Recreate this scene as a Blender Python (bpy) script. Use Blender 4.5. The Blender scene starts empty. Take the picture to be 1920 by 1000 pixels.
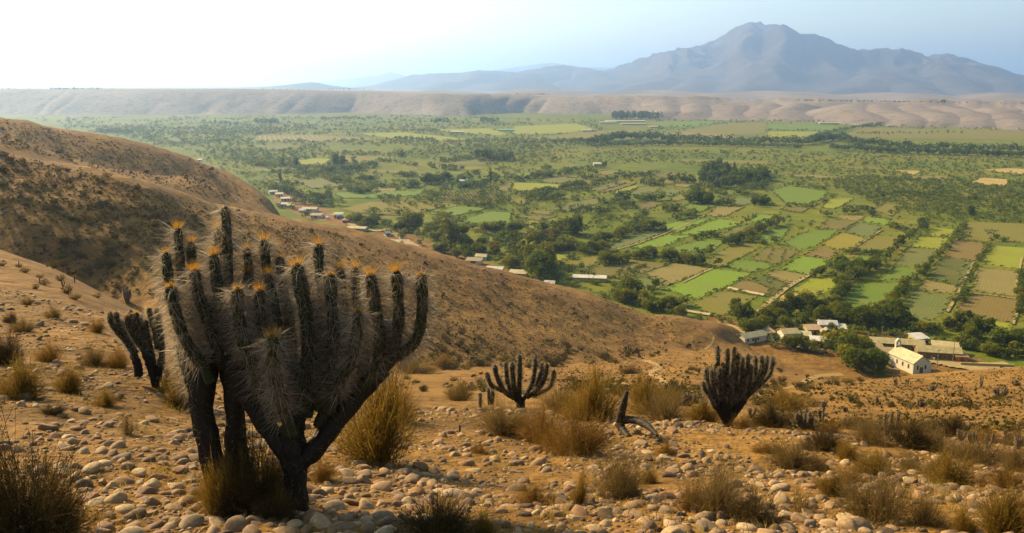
import bpy, math, random
import numpy as np
from mathutils import Vector

S = bpy.context.scene
C = S.collection
rng = np.random.default_rng(7)
random.seed(7)

# ------------------------------------------------------------------ camera, sky, sun, exposure
F_PX, CZ = 1650.0, 100.0                      # focal length in photo pixels, eye height over the valley floor
PITCH = math.atan(340 / 1650)
cam = bpy.data.cameras.new('camera'); camo = bpy.data.objects.new('camera', cam); C.objects.link(camo)
cam.sensor_width = 36; cam.lens = 36 * F_PX / 1920; cam.clip_start = 0.1; cam.clip_end = 90000
camo.location = (0, 0, CZ); camo.rotation_euler = (math.pi / 2 - PITCH, 0, 0)
S.camera = camo
SUN_AZ, SUN_EL = math.radians(-50), math.radians(31)
w = bpy.data.worlds.new('World'); S.world = w; w.use_nodes = True
nt = w.node_tree
sky = nt.nodes.new('ShaderNodeTexSky'); sky.sky_type = 'NISHITA'; sky.sun_disc = False
sky.sun_elevation = SUN_EL; sky.sun_rotation = SUN_AZ
sky.altitude = 300; sky.air_density = 1.2; sky.dust_density = 1.9; sky.ozone_density = 1.9
bg = nt.nodes['Background']; bg.inputs[1].default_value = 0.104
nt.links.new(sky.outputs[0], bg.inputs[0])
sl = bpy.data.lights.new('sun', 'SUN'); sl.energy = 5.0; sl.angle = math.radians(0.53); sl.color = (1.0, 0.81, 0.52)
so = bpy.data.objects.new('sun', sl); C.objects.link(so)
sdir = Vector((math.sin(SUN_AZ) * math.cos(SUN_EL), math.cos(SUN_AZ) * math.cos(SUN_EL), math.sin(SUN_EL)))
so.rotation_euler = sdir.to_track_quat('Z', 'Y').to_euler(); so.location = (-300, 300, 600)
S.view_settings.view_transform = 'Standard'; S.view_settings.look = 'None'
S.view_settings.exposure = 1.1; S.view_settings.gamma = 1.0; S.view_settings.use_curve_mapping = False
S.cycles.max_bounces = 6; S.cycles.diffuse_bounces = 2; S.cycles.transmission_bounces = 3
S.cycles.volume_bounces = 1; S.cycles.transparent_max_bounces = 4

# ------------------------------------------------------------------ geometry helpers
cp, sp = math.cos(PITCH), math.sin(PITCH)
def ray(u, v):
    cx = (u - 960) / F_PX; cy = (500 - v) / F_PX
    return cx, cp + cy * sp, -sp + cy * cp
def at(u, v, Y):                               # the point seen at (u, v) at forward distance Y
    d = ray(u, v); k = Y / d[1]
    return (d[0] * k, Y, CZ + d[2] * k)
def gnd(u, v, z=0.0):                          # where that sight line meets the level z
    d = ray(u, v); k = (z - CZ) / d[2]
    return (d[0] * k, d[1] * k, z)
def depth(p):
    return p[1] * cp + (CZ - p[2]) * sp
def pxm(p):                                    # metres per photo pixel at p
    return depth(p) / F_PX

def _hash(ix, iy, s):
    h = (ix.astype(np.int64) * 374761393 + iy.astype(np.int64) * 668265263 + s * 974634721) & 0x7fffffff
    h = ((h ^ (h >> 13)) * 1274126177) & 0x7fffffff
    return ((h ^ (h >> 16)) & 0xffff) / 65535.0
def vnoise(x, y, s=0):                         # smooth value noise in -1..1
    x = np.asarray(x, float); y = np.asarray(y, float)
    ix = np.floor(x); iy = np.floor(y); fx = x - ix; fy = y - iy
    fx = fx * fx * fx * (fx * (fx * 6 - 15) + 10); fy = fy * fy * fy * (fy * (fy * 6 - 15) + 10)
    a = _hash(ix, iy, s); b = _hash(ix + 1, iy, s); c = _hash(ix, iy + 1, s); d = _hash(ix + 1, iy + 1, s)
    return 2 * (a + (b - a) * fx + (c - a) * fy + (a - b - c + d) * fx * fy) - 1
def fbm(x, y, o=4, s=0):
    t = 0; a = 1.0; n = 0
    for i in range(o):
        t = t + a * vnoise(x * 2 ** i + 17.3 * i, y * 2 ** i - 9.1 * i, s + i); n += a; a *= 0.5
    return t / n
def ridged(x, y, o=4, s=0):
    t = 0; a = 1.0; n = 0
    for i in range(o):
        t = t + a * (1 - np.abs(vnoise(x * 2 ** i + 5.7 * i, y * 2 ** i + 3.3 * i, s + i))) ** 2; n += a; a *= 0.5
    return t / n
def pchip(x, y, xq):
    x = np.asarray(x, float); y = np.asarray(y, float); h = np.diff(x); d = np.diff(y) / h
    m = np.zeros(len(x))
    for i in range(1, len(x) - 1):
        if d[i - 1] * d[i] > 0:
            w1 = 2 * h[i] + h[i - 1]; w2 = h[i] + 2 * h[i - 1]
            m[i] = (w1 + w2) / (w1 / d[i - 1] + w2 / d[i])
    m[0] = d[0]; m[-1] = d[-1]
    q = np.clip(xq, x[0], x[-1]); k = np.clip(np.searchsorted(x, q) - 1, 0, len(x) - 2)
    t = (q - x[k]) / h[k]; t2 = t * t; t3 = t2 * t
    return ((2 * t3 - 3 * t2 + 1) * y[k] + (t3 - 2 * t2 + t) * h[k] * m[k] + (-2 * t3 + 3 * t2) * y[k + 1] + (t3 - t2) * h[k] * m[k + 1])

def mesh_np(name, V, F, smooth=False, attr=None):
    """V (n,3); F (m,3) or (m,4) or a list of such arrays"""
    Fs = [f for f in (F if isinstance(F, list) else [F]) if len(f)]
    me = bpy.data.meshes.new(name)
    V = np.asarray(V, np.float32)
    me.vertices.add(len(V)); me.vertices.foreach_set('co', V.ravel())
    lv = np.concatenate([np.asarray(f).ravel() for f in Fs]).astype(np.int32)
    tot = np.concatenate([np.full(len(f), np.asarray(f).shape[1]) for f in Fs]).astype(np.int32)
    st = np.concatenate([[0], np.cumsum(tot)[:-1]]).astype(np.int32)
    me.loops.add(len(lv)); me.loops.foreach_set('vertex_index', lv)
    me.polygons.add(len(tot)); me.polygons.foreach_set('loop_start', st)
    try: me.polygons.foreach_set('loop_total', tot)
    except Exception: pass
    if smooth is not False: me.polygons.foreach_set('use_smooth', np.ones(len(tot), bool) & np.asarray(smooth))
    if attr is not None:                       # one random number per vertex (natural colour variety)
        a = me.attributes.new('vary', 'FLOAT', 'POINT'); a.data.foreach_set('value', np.asarray(attr, np.float32))
    me.update(); me.validate()
    return me
def obj(name, me, m=None, parent=None, loc=None, **tags):
    o = bpy.data.objects.new(name, me); C.objects.link(o)
    if m is not None and me is not None and not me.materials: me.materials.append(m)
    if parent is not None: o.parent = parent
    if loc is not None: o.location = loc
    for k, v in tags.items():
        if v: o[k] = v
    return o
def empty(name, loc, rz=0, **tags):
    o = obj(name, None, **tags); o.location = loc; o.rotation_euler = (0, 0, rz); o.empty_display_size = 0.2
    return o

class MB:                                      # small mesh builder for boxes, prisms, tubes
    def __init__(s): s.v = []; s.f = []
    def poly(s, pts, faces):
        n = len(s.v); s.v += [tuple(p) for p in pts]; s.f += [[i + n for i in f] for f in faces]; return s
    def box(s, x0, x1, y0, y1, z0, z1):
        return s.poly([(x0, y0, z0), (x1, y0, z0), (x1, y1, z0), (x0, y1, z0), (x0, y0, z1), (x1, y0, z1), (x1, y1, z1), (x0, y1, z1)],
                      [(3, 2, 1, 0), (4, 5, 6, 7), (0, 1, 5, 4), (1, 2, 6, 5), (2, 3, 7, 6), (3, 0, 4, 7)])
    def raw(s, V, F):
        n = len(s.v); s.v += [tuple(p) for p in V]; s.f += [[int(i) + n for i in f] for f in F]; return s
    def mesh(s, name, smooth=False):
        me = bpy.data.meshes.new(name); me.from_pydata(s.v, [], s.f)
        if smooth:
            for p in me.polygons: p.use_smooth = True
        me.update(); return me
    def build(s, name, m, parent=None, smooth=False, **t): return obj(name, s.mesh(name, smooth), m, parent, **t)

def frames(P):
    P = np.asarray(P, float); n = len(P)
    T = np.gradient(P, axis=0); T /= np.linalg.norm(T, axis=1)[:, None] + 1e-9
    N = np.zeros_like(P); a = np.array([1.0, 0, 0]) if abs(T[0, 0]) < 0.8 else np.array([0, 1.0, 0])
    N[0] = a - T[0] * (a @ T[0]); N[0] /= np.linalg.norm(N[0])
    for i in range(1, n):
        k = N[i - 1] - T[i] * (N[i - 1] @ T[i]); N[i] = k / (np.linalg.norm(k) + 1e-9)
    return T, N, np.cross(T, N)
def tube(P, R, sides=8, rib=None, cap=True):
    P = np.asarray(P, float); R = np.asarray(R, float); T, N, B = frames(P); n = len(P)
    th = np.arange(sides) * 2 * math.pi / sides
    m = np.ones(sides) if rib is None else np.where(np.arange(sides) % 2 == 0, 1.0, rib)
    ring = (np.cos(th) * m)[None, :, None] * N[:, None, :] + (np.sin(th) * m)[None, :, None] * B[:, None, :]
    V = (P[:, None, :] + R[:, None, None] * ring).reshape(-1, 3)
    i = np.arange(n - 1)[:, None] * sides; j = np.arange(sides)[None, :]; j2 = (j + 1) % sides
    F = np.stack([i + j, i + j2, i + sides + j2, i + sides + j], -1).reshape(-1, 4)
    if cap:
        V = np.vstack([V, P[:1], P[-1:]]); a = n * sides; jj = np.arange(sides); k = (jj + 1) % sides
        return V, [F, np.stack([np.full(sides, a), k, jj], -1), np.stack([np.full(sides, a + 1), (n - 1) * sides + jj, (n - 1) * sides + k], -1)]
    return V, [F]
def smooth_path(pts, n):
    pts = np.asarray(pts, float); k = len(pts)
    if k == 2: return pts[0] + (pts[1] - pts[0]) * np.linspace(0, 1, n)[:, None]
    Q = np.vstack([2 * pts[0] - pts[1], pts, 2 * pts[-1] - pts[-2]])
    t = np.linspace(0, k - 1 - 1e-6, n); i = t.astype(int); f = (t - i)[:, None]
    a, b, c, d = Q[i], Q[i + 1], Q[i + 2], Q[i + 3]
    return 0.5 * (2 * b + (c - a) * f + (2 * a - 5 * b + 4 * c - d) * f ** 2 + (-a + 3 * b - 3 * c + d) * f ** 3)

# ------------------------------------------------------------------ materials
def new_mat(name):
    m = bpy.data.materials.new(name); m.use_nodes = True
    return m, m.node_tree, m.node_tree.nodes['Principled BSDF']
def earthy(c):                                 # palette of a sun baked valley: natural tints carry little blue
    return (c[0] * 1.06, c[1], c[2] * 0.5) if max(c) < 0.5 and max(c) - min(c) > 0.004 else c
def ramp(nt, fac, stops, tint=True):
    r = nt.nodes.new('ShaderNodeValToRGB'); e = r.color_ramp.elements
    while len(e) < len(stops): e.new(0.5)
    for k, (p, c) in zip(e, stops): k.position = p; k.color = (*(earthy(c) if tint else c), 1)
    nt.links.new(fac, r.inputs[0]); return r.outputs[0]
def coords(nt, kind):
    if kind == 'World': return nt.nodes.new('ShaderNodeNewGeometry').outputs['Position']
    return nt.nodes.new('ShaderNodeTexCoord').outputs['Object']
def nz(nt, co, scale, detail=4, rough=0.55):
    n = nt.nodes.new('ShaderNodeTexNoise'); n.inputs['Scale'].default_value = scale
    n.inputs['Detail'].default_value = detail; n.inputs['Roughness'].default_value = rough
    nt.links.new(co, n.inputs['Vector']); return n.outputs[0]
def mix(nt, fac, a, b, mode='MIX'):
    n = nt.nodes.new('ShaderNodeMix'); n.data_type = 'RGBA'; n.blend_type = mode
    for s, val in ((n.inputs[0], fac), (n.inputs[6], a), (n.inputs[7], b)):
        if isinstance(val, (int, float)): s.default_value = val
        elif isinstance(val, tuple): s.default_value = (*val, 1)
        else: nt.links.new(val, s)
    return n.outputs[2]
def math_n(nt, op, a, b=None):
    n = nt.nodes.new('ShaderNodeMath'); n.operation = op
    for s, val in zip(n.inputs, (a, b)):
        if val is None: continue
        if isinstance(val, (int, float)): s.default_value = val
        else: nt.links.new(val, s)
    return n.outputs[0]
def bump(nt, b, h, strength, dist):
    n = nt.nodes.new('ShaderNodeBump'); n.inputs['Strength'].default_value = strength; n.inputs['Distance'].default_value = dist
    nt.links.new(h, n.inputs['Height']); nt.links.new(n.outputs[0], b.inputs['Normal'])
def plain(name, stops, scale, rough=0.9, bmp=0.0, kind='Object', detail=5, spec=0.2):
    m, nt, b = new_mat(name); co = coords(nt, kind); f = nz(nt, co, scale, detail, 0.65)
    nt.links.new(ramp(nt, f, stops), b.inputs['Base Color']); b.inputs['Roughness'].default_value = rough
    b.inputs['Specular IOR Level'].default_value = spec
    if bmp: bump(nt, b, nz(nt, co, scale * 3, 4), 0.6, bmp)
    return m
def varied(name, stops, source, rough=0.9, transl=0.0, grain=0.0, gscale=8.0, spec=0.1, tint=True):
    """colour picked per object ('object') or per piece of a joined mesh ('vary')"""
    m, nt, b = new_mat(name)
    if source == 'object': f = nt.nodes.new('ShaderNodeObjectInfo').outputs['Random']
    else:
        a = nt.nodes.new('ShaderNodeAttribute'); a.attribute_name = 'vary'; f = a.outputs['Fac']
    col = ramp(nt, f, stops, tint)
    if grain:
        g = nz(nt, coords(nt, 'Object'), gscale, 4, 0.7)
        col = mix(nt, 1.0, col, ramp(nt, g, [(0.3, (1 - grain,) * 3), (0.7, (1 + grain * 0.6,) * 3)]), 'MULTIPLY')
    nt.links.new(col, b.inputs['Base Color']); b.inputs['Roughness'].default_value = rough
    b.inputs['Specular IOR Level'].default_value = spec
    if transl:
        t = nt.nodes.new('ShaderNodeBsdfTranslucent'); nt.links.new(col, t.inputs[0])
        x = nt.nodes.new('ShaderNodeMixShader'); x.inputs[0].default_value = transl
        nt.links.new(b.outputs[0], x.inputs[1]); nt.links.new(t.outputs[0], x.inputs[2])
        nt.links.new(x.outputs[0], nt.nodes['Material Output'].inputs[0])
    return m

def hill_material():
    m, nt, b = new_mat('dry hillside soil'); co = coords(nt, 'World')
    big = nz(nt, co, 0.05, 6, 0.68); pat = nz(nt, co, 0.22, 5, 0.7); mid = nz(nt, co, 0.6, 5, 0.65); fine = nz(nt, co, 14, 5, 0.7)
    col = ramp(nt, big, [(0.3, (0.13, 0.067, 0.023)), (0.5, (0.182, 0.098, 0.035)), (0.72, (0.235, 0.135, 0.053))])
    col = mix(nt, 0.85, col, ramp(nt, pat, [(0.34, (0.58, 0.56, 0.53)), (0.5, (1, 1, 1)), (0.66, (1.35, 1.32, 1.28))]), 'MULTIPLY')
    col = mix(nt, 0.85, col, ramp(nt, mid, [(0.3, (0.62, 0.58, 0.52)), (0.5, (1, 1, 1)), (0.7, (1.22, 1.2, 1.16))]), 'MULTIPLY')
    col = mix(nt, 0.8, col, ramp(nt, fine, [(0.32, (0.55, 0.5, 0.45)), (0.5, (1, 1, 1)), (0.72, (1.35, 1.35, 1.35))]), 'MULTIPLY')
    vo = nt.nodes.new('ShaderNodeTexVoronoi'); vo.inputs['Scale'].default_value = 2.1; nt.links.new(co, vo.inputs['Vector'])
    spot = ramp(nt, vo.outputs['Distance'], [(0.0, (1, 1, 1)), (0.09, (1, 1, 1)), (0.14, (0, 0, 0))])
    col = mix(nt, math_n(nt, 'MULTIPLY', spot, math_n(nt, 'GREATER_THAN', mid, 0.55)), col, (0.25, 0.175, 0.105))
    nt.links.new(col, b.inputs['Base Color']); b.inputs['Roughness'].default_value = 0.95; b.inputs['Specular IOR Level'].default_value = 0.1
    h = math_n(nt, 'ADD', math_n(nt, 'MULTIPLY', fine, 0.035), math_n(nt, 'ADD', math_n(nt, 'MULTIPLY', mid, 0.45), math_n(nt, 'MULTIPLY', pat, 0.9)))
    bump(nt, b, h, 0.9, 1.0)
    return m

# ------------------------------------------------------------------ the hillside the camera stands on
# Each line runs across the view from left to right; entries are (u, v, Y) or (u, None, Y, height over the valley).
E = -4.0
LINES = [
 [(-300, None, 1.0, 98.25), (2200, None, 1.0, 98.25)],
 [(-300, None, 2.5, 97.95), (2200, None, 2.5, 97.95)],
 [(-300, 990, 4.4), (300, 1000, 4.4), (1000, 1000, 4.4), (2200, 1005, 4.4)],
 [(-300, 790, 7.2), (0, 800, 7.2), (200, 815, 7.1), (400, 850, 7.0), (650, 870, 7.2), (900, 872, 7.6), (1330, 874, 8), (1700, 884, 8), (2200, 892, 8)],
 [(-300, 670, 10.6), (0, 690, 10.5), (200, 722, 10.1), (400, 765, 10), (650, 800, 10.6), (900, 806, 11.2), (1330, 803, 12), (1500, 818, 12), (1700, 832, 12), (2200, 846, 12)],
 [(-300, 505, 31), (0, 543, 26), (100, 565, 24), (200, 594, 22), (400, 680, 17), (650, 752, 16), (900, 766, 16), (1100, 775, 16), (1330, 784, 17), (1500, 799, 18), (1700, 808, 19), (2200, 815, 20)],
 [(-300, 520, 44), (0, 553, 40), (200, 604, 36), (400, 690, 31), (650, 738, 30), (900, 745, 30), (1100, 753, 31), (1330, 760, 34), (1500, 778, 36), (1700, 783, 38), (2200, 792, 40)],
 [(-300, 380, 86), (0, 468, 72), (100, 504, 68), (200, 556, 64), (260, 588, 62), (400, 655, 60), (650, 710, 60), (900, 718, 61), (1100, 727, 66), (1330, 733, 75), (1500, 742, 80), (1700, 742, 82), (1920, 744, 84), (2200, 744, 84)],
 [(-300, 560, 158), (0, 572, 154), (200, 592, 148), (400, 646, 122), (650, 697, 104), (900, 702, 112), (1100, 704, 128), (1330, 694, 152), (1500, 718, 132), (1700, 716, 128), (1920, 706, 126), (2200, 690, 126)],
 [(-300, 500, 164), (0, 510, 160), (200, 548, 155), (400, 615, 138), (650, 690, 134), (900, 694, 168), (1100, 684, 212), (1250, 664, 262), (1330, 652, 298), (1420, 668, 262), (1500, 698, 210), (1600, 716, 178), (1700, 707, 176), (1800, 697, 174), (1920, 685, 172), (2200, 662, 172)],
 [(-300, 370, 176), (0, 385, 172), (200, 445, 168), (400, 500, 176), (650, 565, 196), (900, 604, 226), (1100, 628, 260), (1250, 636, 294), (1330, 634, 308), (1420, None, 325, 0.4), (1500, None, 300, E), (1600, None, 235, 6), (1700, None, 222, 12), (1800, None, 221, 15), (1920, None, 220, 19), (2200, None, 220, 23)],
 [(-300, 228, 200), (0, 280, 206), (50, 290, 207), (125, 305, 208), (200, 325, 208), (275, 343, 208), (350, 366, 236), (430, 390, 256), (560, 414, 280), (650, 432, 296), (780, 465, 312), (900, 497, 324), (1100, 549, 338), (1250, 592, 340), (1330, 614, 322), (1400, None, 352, 0), (1500, None, 330, E), (2200, None, 285, E)],
 [(-300, 270, 226), (0, 306, 236), (200, 350, 246), (350, 390, 276), (430, 412, 298), (560, 436, 322), (650, 458, 338), (780, 496, 354), (900, 534, 364), (1100, 590, 374), (1330, None, 390, E), (1500, None, 340, E), (2200, None, 295, E)],
 [(-300, 205, 262), (0, 252, 280), (100, 284, 300), (175, 308, 314), (250, 322, 326), (375, 340, 344), (430, 362, 352), (500, 393, 356), (560, 432, 360), (650, None, 376, 16), (900, None, 400, E), (1330, None, 400, E), (1500, None, 350, E), (2200, None, 305, E)],
 [(-300, 240, 318), (0, 285, 335), (200, 330, 372), (375, 366, 402), (430, 386, 402), (500, 412, 398), (560, None, 402, 14), (650, None, 415, E), (1330, None, 420, E), (2200, None, 315, E)],
 [(-300, 165, 385), (0, 215, 410), (50, 225, 420), (120, 245, 434), (215, 257, 450), (295, 272, 464), (375, 302, 474), (440, 330, 474), (480, 350, 470), (520, 388, 458), (560, None, 450, 8), (650, None, 450, E), (2200, None, 330, E)],
 [(-300, None, 640, -6), (520, None, 640, -6), (650, None, 500, -6), (2200, None, 345, -6)],
]
NA, NY = 450, 440
AZ = np.linspace(-0.92, 0.92, NA); LY = np.linspace(math.log(1.0), math.log(660), NY)
def hill_table():
    ln = []
    for L in LINES:
        a = []
        for e in L:
            p = at(e[0], e[1], e[2]) if e[1] is not None else None
            if p is None:
                d = ray(e[0], 500); p = (d[0] / d[1] * e[2], e[2], e[3])
            a.append((p[0] / p[1], math.log(p[1]), p[2]))
        a = np.array(sorted(a))
        ln.append((pchip(a[:, 0], a[:, 1], AZ), pchip(a[:, 0], a[:, 2], AZ)))
    Z = np.zeros((NA, NY)); Yg = np.exp(LY)
    for i in range(NA):
        xs = np.array([l[0][i] for l in ln]); zs = np.array([l[1][i] for l in ln])
        for k in range(1, len(xs)):
            if xs[k] < xs[k - 1] + 0.02: xs[k] = xs[k - 1] + 0.02
        T = (CZ - zs) / np.exp(xs)
        Z[i] = CZ - pchip(xs, T, LY) * Yg
        Z[i][LY > xs[-1]] = -6
    for _ in range(4):                         # round off the creases
        Z[1:-1] = 0.25 * Z[:-2] + 0.5 * Z[1:-1] + 0.25 * Z[2:]
    X = AZ[:, None] * Yg[None, :]; Y = np.broadcast_to(Yg[None, :], X.shape)
    sm = lambda a, b: np.clip((Y - a) / (b - a), 0, 1)
    Z = Z + fbm(X / 2.2, Y / 2.2, 3, 3) * 0.10 * (1 - sm(20, 60)) * sm(2, 5)
    Z = Z + fbm(X / 0.45, Y / 0.45, 3, 5) * 0.022 * (1 - sm(10, 25))
    Z = Z + fbm(X / 14, Y / 14, 3, 11) * 0.55 * sm(20, 90)
    Z = Z + (ridged(X / 38 + 0.02 * Y, Y / 120, 3, 21) - 0.5) * 3.0 * sm(90, 220) * np.clip((0.30 - AZ) / 0.2, 0.0, 1)[:, None]
    Z = Z + fbm(X / 6, Y / 9, 3, 31) * 0.6 * sm(60, 140) * np.clip((0.36 - AZ) / 0.2, 0.3, 1)[:, None] + fbm(X / 2.6, Y / 5, 2, 37) * 0.16 * sm(50, 120)
    return Z
HT = hill_table()
def hill_z(x, y):
    x = np.asarray(x, float); y = np.maximum(np.asarray(y, float), 1.001)
    fi = np.clip((x / y - AZ[0]) / (AZ[1] - AZ[0]), 0, NA - 1.001); fj = np.clip((np.log(y) - LY[0]) / (LY[1] - LY[0]), 0, NY - 1.001)
    i = fi.astype(int); j = fj.astype(int); a = fi - i; b = fj - j
    return (HT[i, j] * (1 - a) * (1 - b) + HT[i + 1, j] * a * (1 - b) + HT[i, j + 1] * (1 - a) * b + HT[i + 1, j + 1] * a * b)
_YS = np.exp(np.linspace(math.log(2.5), math.log(655), 1400))
def hit(u, v):                                 # first point of the hillside on the sight line, else the valley floor
    d = ray(u, v); k = _YS / d[1]; x = d[0] * k; z = CZ + d[2] * k
    below = (z < hill_z(x, _YS)) & (z > -0.5)
    if below.any():
        i = int(np.argmax(below)); y = _YS[max(i - 1, 0)] * 0.5 + _YS[i] * 0.5
        xx = d[0] * y / d[1]; return (xx, y, float(hill_z(xx, y)))
    return gnd(u, v) if d[2] < -1e-4 else None
def on_hill(p): return p is not None and p[2] > 0.02
def slope_n(x, y):
    e = max(0.15, 0.01 * y); zx = (hill_z(x + e, y) - hill_z(x - e, y)) / (2 * e); zy = (hill_z(x, y + e) - hill_z(x, y - e)) / (2 * e)
    return Vector((-float(zx), -float(zy), 1)).normalized()

i = np.arange(NA - 1)[:, None] * NY; j = np.arange(NY - 1)[None, :]
Fh = np.stack([i + j, i + NY + j, i + NY + j + 1, i + j + 1], -1).reshape(-1, 4)
Yg = np.exp(LY); Vh = np.stack([AZ[:, None] * Yg[None, :], np.broadcast_to(Yg[None, :], (NA, NY)), HT], -1).reshape(-1, 3)
Fh = Fh[(Vh[Fh, 2].max(1) > -1.0)]
HILL = hill_material()
obj('hillside', mesh_np('hillside', Vh, Fh, smooth=True), HILL, kind='structure')

# ------------------------------------------------------------------ the valley floor
def valley_material():
    m, nt, b = new_mat('valley floor scrub and soil'); co = coords(nt, 'World')
    big = nz(nt, co, 0.006, 5, 0.6); mid = nz(nt, co, 0.05, 5, 0.6); fine = nz(nt, co, 0.6, 4, 0.7)
    col = ramp(nt, big, [(0.32, (0.078, 0.104, 0.013)), (0.5, (0.112, 0.126, 0.018)), (0.68, (0.16, 0.138, 0.033))])
    col = mix(nt, 0.8, col, ramp(nt, mid, [(0.3, (0.7, 0.8, 0.6)), (0.52, (1, 1, 1)), (0.7, (1.5, 1.3, 1.25))]), 'MULTIPLY')
    col = mix(nt, 0.8, col, ramp(nt, fine, [(0.3, (0.6, 0.62, 0.55)), (0.5, (1, 1, 1)), (0.72, (1.3, 1.3, 1.3))]), 'MULTIPLY')
    nt.links.new(col, b.inputs['Base Color']); b.inputs['Roughness'].default_value = 0.95; b.inputs['Specular IOR Level'].default_value = 0.05
    return m
gx = np.concatenate([np.linspace(-30000, -2500, 12), np.linspace(-2200, 2200, 40), np.linspace(2500, 30000, 12)])
gy = np.concatenate([np.linspace(120, 2400, 40), np.linspace(2600, 40000, 20)])
Xv, Yv = np.meshgrid(gx, gy, indexing='ij')
i = np.arange(len(gx) - 1)[:, None] * len(gy); j = np.arange(len(gy) - 1)[None, :]; n = len(gy)
obj('valley_floor', mesh_np('valley_floor', np.stack([Xv, Yv, 0 * Xv], -1).reshape(-1, 3), np.stack([i + j, i + n + j, i + n + j + 1, i + j + 1], -1).reshape(-1, 4)),
    valley_material(), kind='structure')

# ------------------------------------------------------------------ the river terraces across the valley
FOOT = [(-400, 2900), (0, 2950), (400, 3000), (650, 3150), (760, 3000), (860, 2900), (1000, 3150), (1180, 3050), (1240, 2750), (1400, 2650), (1500, 2520), (1580, 2400), (1620, 2230), (1750, 2180), (1850, 2120), (1920, 1980), (2300, 1900)]
TOP = [(-400, 167.5, 3350), (0, 167.5, 3380), (430, 167.5, 3420), (650, 171.5, 3520), (850, 177, 3280), (1000, 178, 3500), (1240, 181, 3300), (1400, 184, 3300), (1500, 187, 3250), (1600, 189, 3150), (1750, 190, 3000), (1920, 191, 2900), (2300, 192, 2800)]
BACK = [(-400, 165.2, 9000), (430, 165.4, 9000), (850, 171.5, 9000), (1240, 176, 9000), (1600, 183, 7500), (2300, 186, 7500)]
def terraces():
    na, nt_, nb = 760, 56, 12
    az = np.linspace(-0.78, 0.78, na)
    f = np.array([(ray(u, 210)[0] / ray(u, 210)[1], Y) for u, Y in FOOT]); t = np.array([(*np.array(at(u, v, Y))[[0]] / Y, Y, at(u, v, Y)[2]) for u, v, Y in TOP])
    b = np.array([(at(u, v, Y)[0] / Y, Y, at(u, v, Y)[2]) for u, v, Y in BACK])
    Yf = pchip(f[:, 0], f[:, 1], az); Yt = pchip(t[:, 0], t[:, 1], az); zt = pchip(t[:, 0], t[:, 2], az)
    zt = zt + fbm(az * 26, 0 * az, 4, 63) * np.interp(az, [-0.2, 0.1], [1.2, 11.0]); Yb = pchip(b[:, 0], b[:, 1], az); zb = pchip(b[:, 0], b[:, 2], az)
    s = np.linspace(-0.05, 1.12, nt_)[None, :]
    Y1 = Yf[:, None] + (Yt - Yf)[:, None] * s
    X1 = az[:, None] * Y1
    wx = X1 + 90 * fbm(X1 / 350, Y1 / 350, 3, 61)
    big = np.abs(vnoise(wx / 420, Y1 / 4000, 71)) ** 0.75; med = np.abs(vnoise(wx / 170, Y1 / 2500, 72)) ** 0.8; sml = np.abs(vnoise(wx / 66, Y1 / 900, 73))
    g = np.clip(1 - 1.35 * (0.52 * big + 0.33 * med + 0.15 * sml), 0, 1)      # 1 in gullies, 0 on spur noses
    mod = np.clip(0.7 + 0.7 * fbm(X1 / 1600, 0 * X1, 2, 66), 0.25, 1.0)
    edge = np.clip(0.82 * g * mod, 0, 0.82)
    tt = np.clip((s - edge * 0.9) / (1.0 - edge * 0.8), 0, 1)
    prof = np.sin(np.clip(tt, 0, 1) * math.pi / 2) ** 1.15
    Z1 = -1.5 + (zt[:, None] + 1.5) * prof + (fbm(X1 / 60, Y1 / 60, 3, 81) * 2.2 + (ridged(X1 / 130, Y1 / 420, 3, 83) - 0.5) * -3.0) * np.clip(tt * 4, 0, 1) * (1 - np.clip(s - 0.9, 0, 0.2) * 5)
    q = np.linspace(0, 1, nb)[None, 1:] ** 1.4
    Y0 = Y1[:, -1:]; Y2 = Y0 + (Yb[:, None] - Y0) * q; X2 = az[:, None] * Y2
    Z2 = Z1[:, -1:] + (zb[:, None] - Z1[:, -1:]) * q ** 0.7 + fbm(X2 / 700, Y2 / 900, 3, 91) * 3.0 * np.sin(math.pi * q)
    Y3 = np.full((na, 1), 42000.0); Z3 = zb[:, None] * 0.999
    Y = np.hstack([Y1, Y2, Y3]); Z = np.hstack([Z1, Z2, Z3]); X = az[:, None] * Y
    n = Y.shape[1]
    i = np.arange(na - 1)[:, None] * n; j = np.arange(n - 1)[None, :]
    F = np.stack([i + j, i + n + j, i + n + j + 1, i + j + 1], -1).reshape(-1, 4)
    return np.stack([X, Y, Z], -1).reshape(-1, 3), F
def dry_far(name, stops, scale):
    m, nt, b = new_mat(name); co = coords(nt, 'World')
    f = nz(nt, co, scale, 6, 0.65); col = ramp(nt, f, stops, False)
    k = nz(nt, co, scale * 14, 4, 0.7)
    col = mix(nt, 0.8, col, ramp(nt, k, [(0.36, (0.5, 0.52, 0.45)), (0.48, (1, 1, 1)), (0.75, (1.12, 1.12, 1.1))]), 'MULTIPLY')
    nt.links.new(col, b.inputs['Base Color']); b.inputs['Roughness'].default_value = 0.95; b.inputs['Specular IOR Level'].default_value = 0.05
    return m
Vt, Ft = terraces()
obj('terrace_hills', mesh_np('terrace_hills', Vt, Ft, smooth=True), dry_far('bare terrace slopes', [(0.3, (0.165, 0.12, 0.08)), (0.55, (0.22, 0.163, 0.11)), (0.75, (0.28, 0.21, 0.148))], 0.004), kind='structure')

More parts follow.
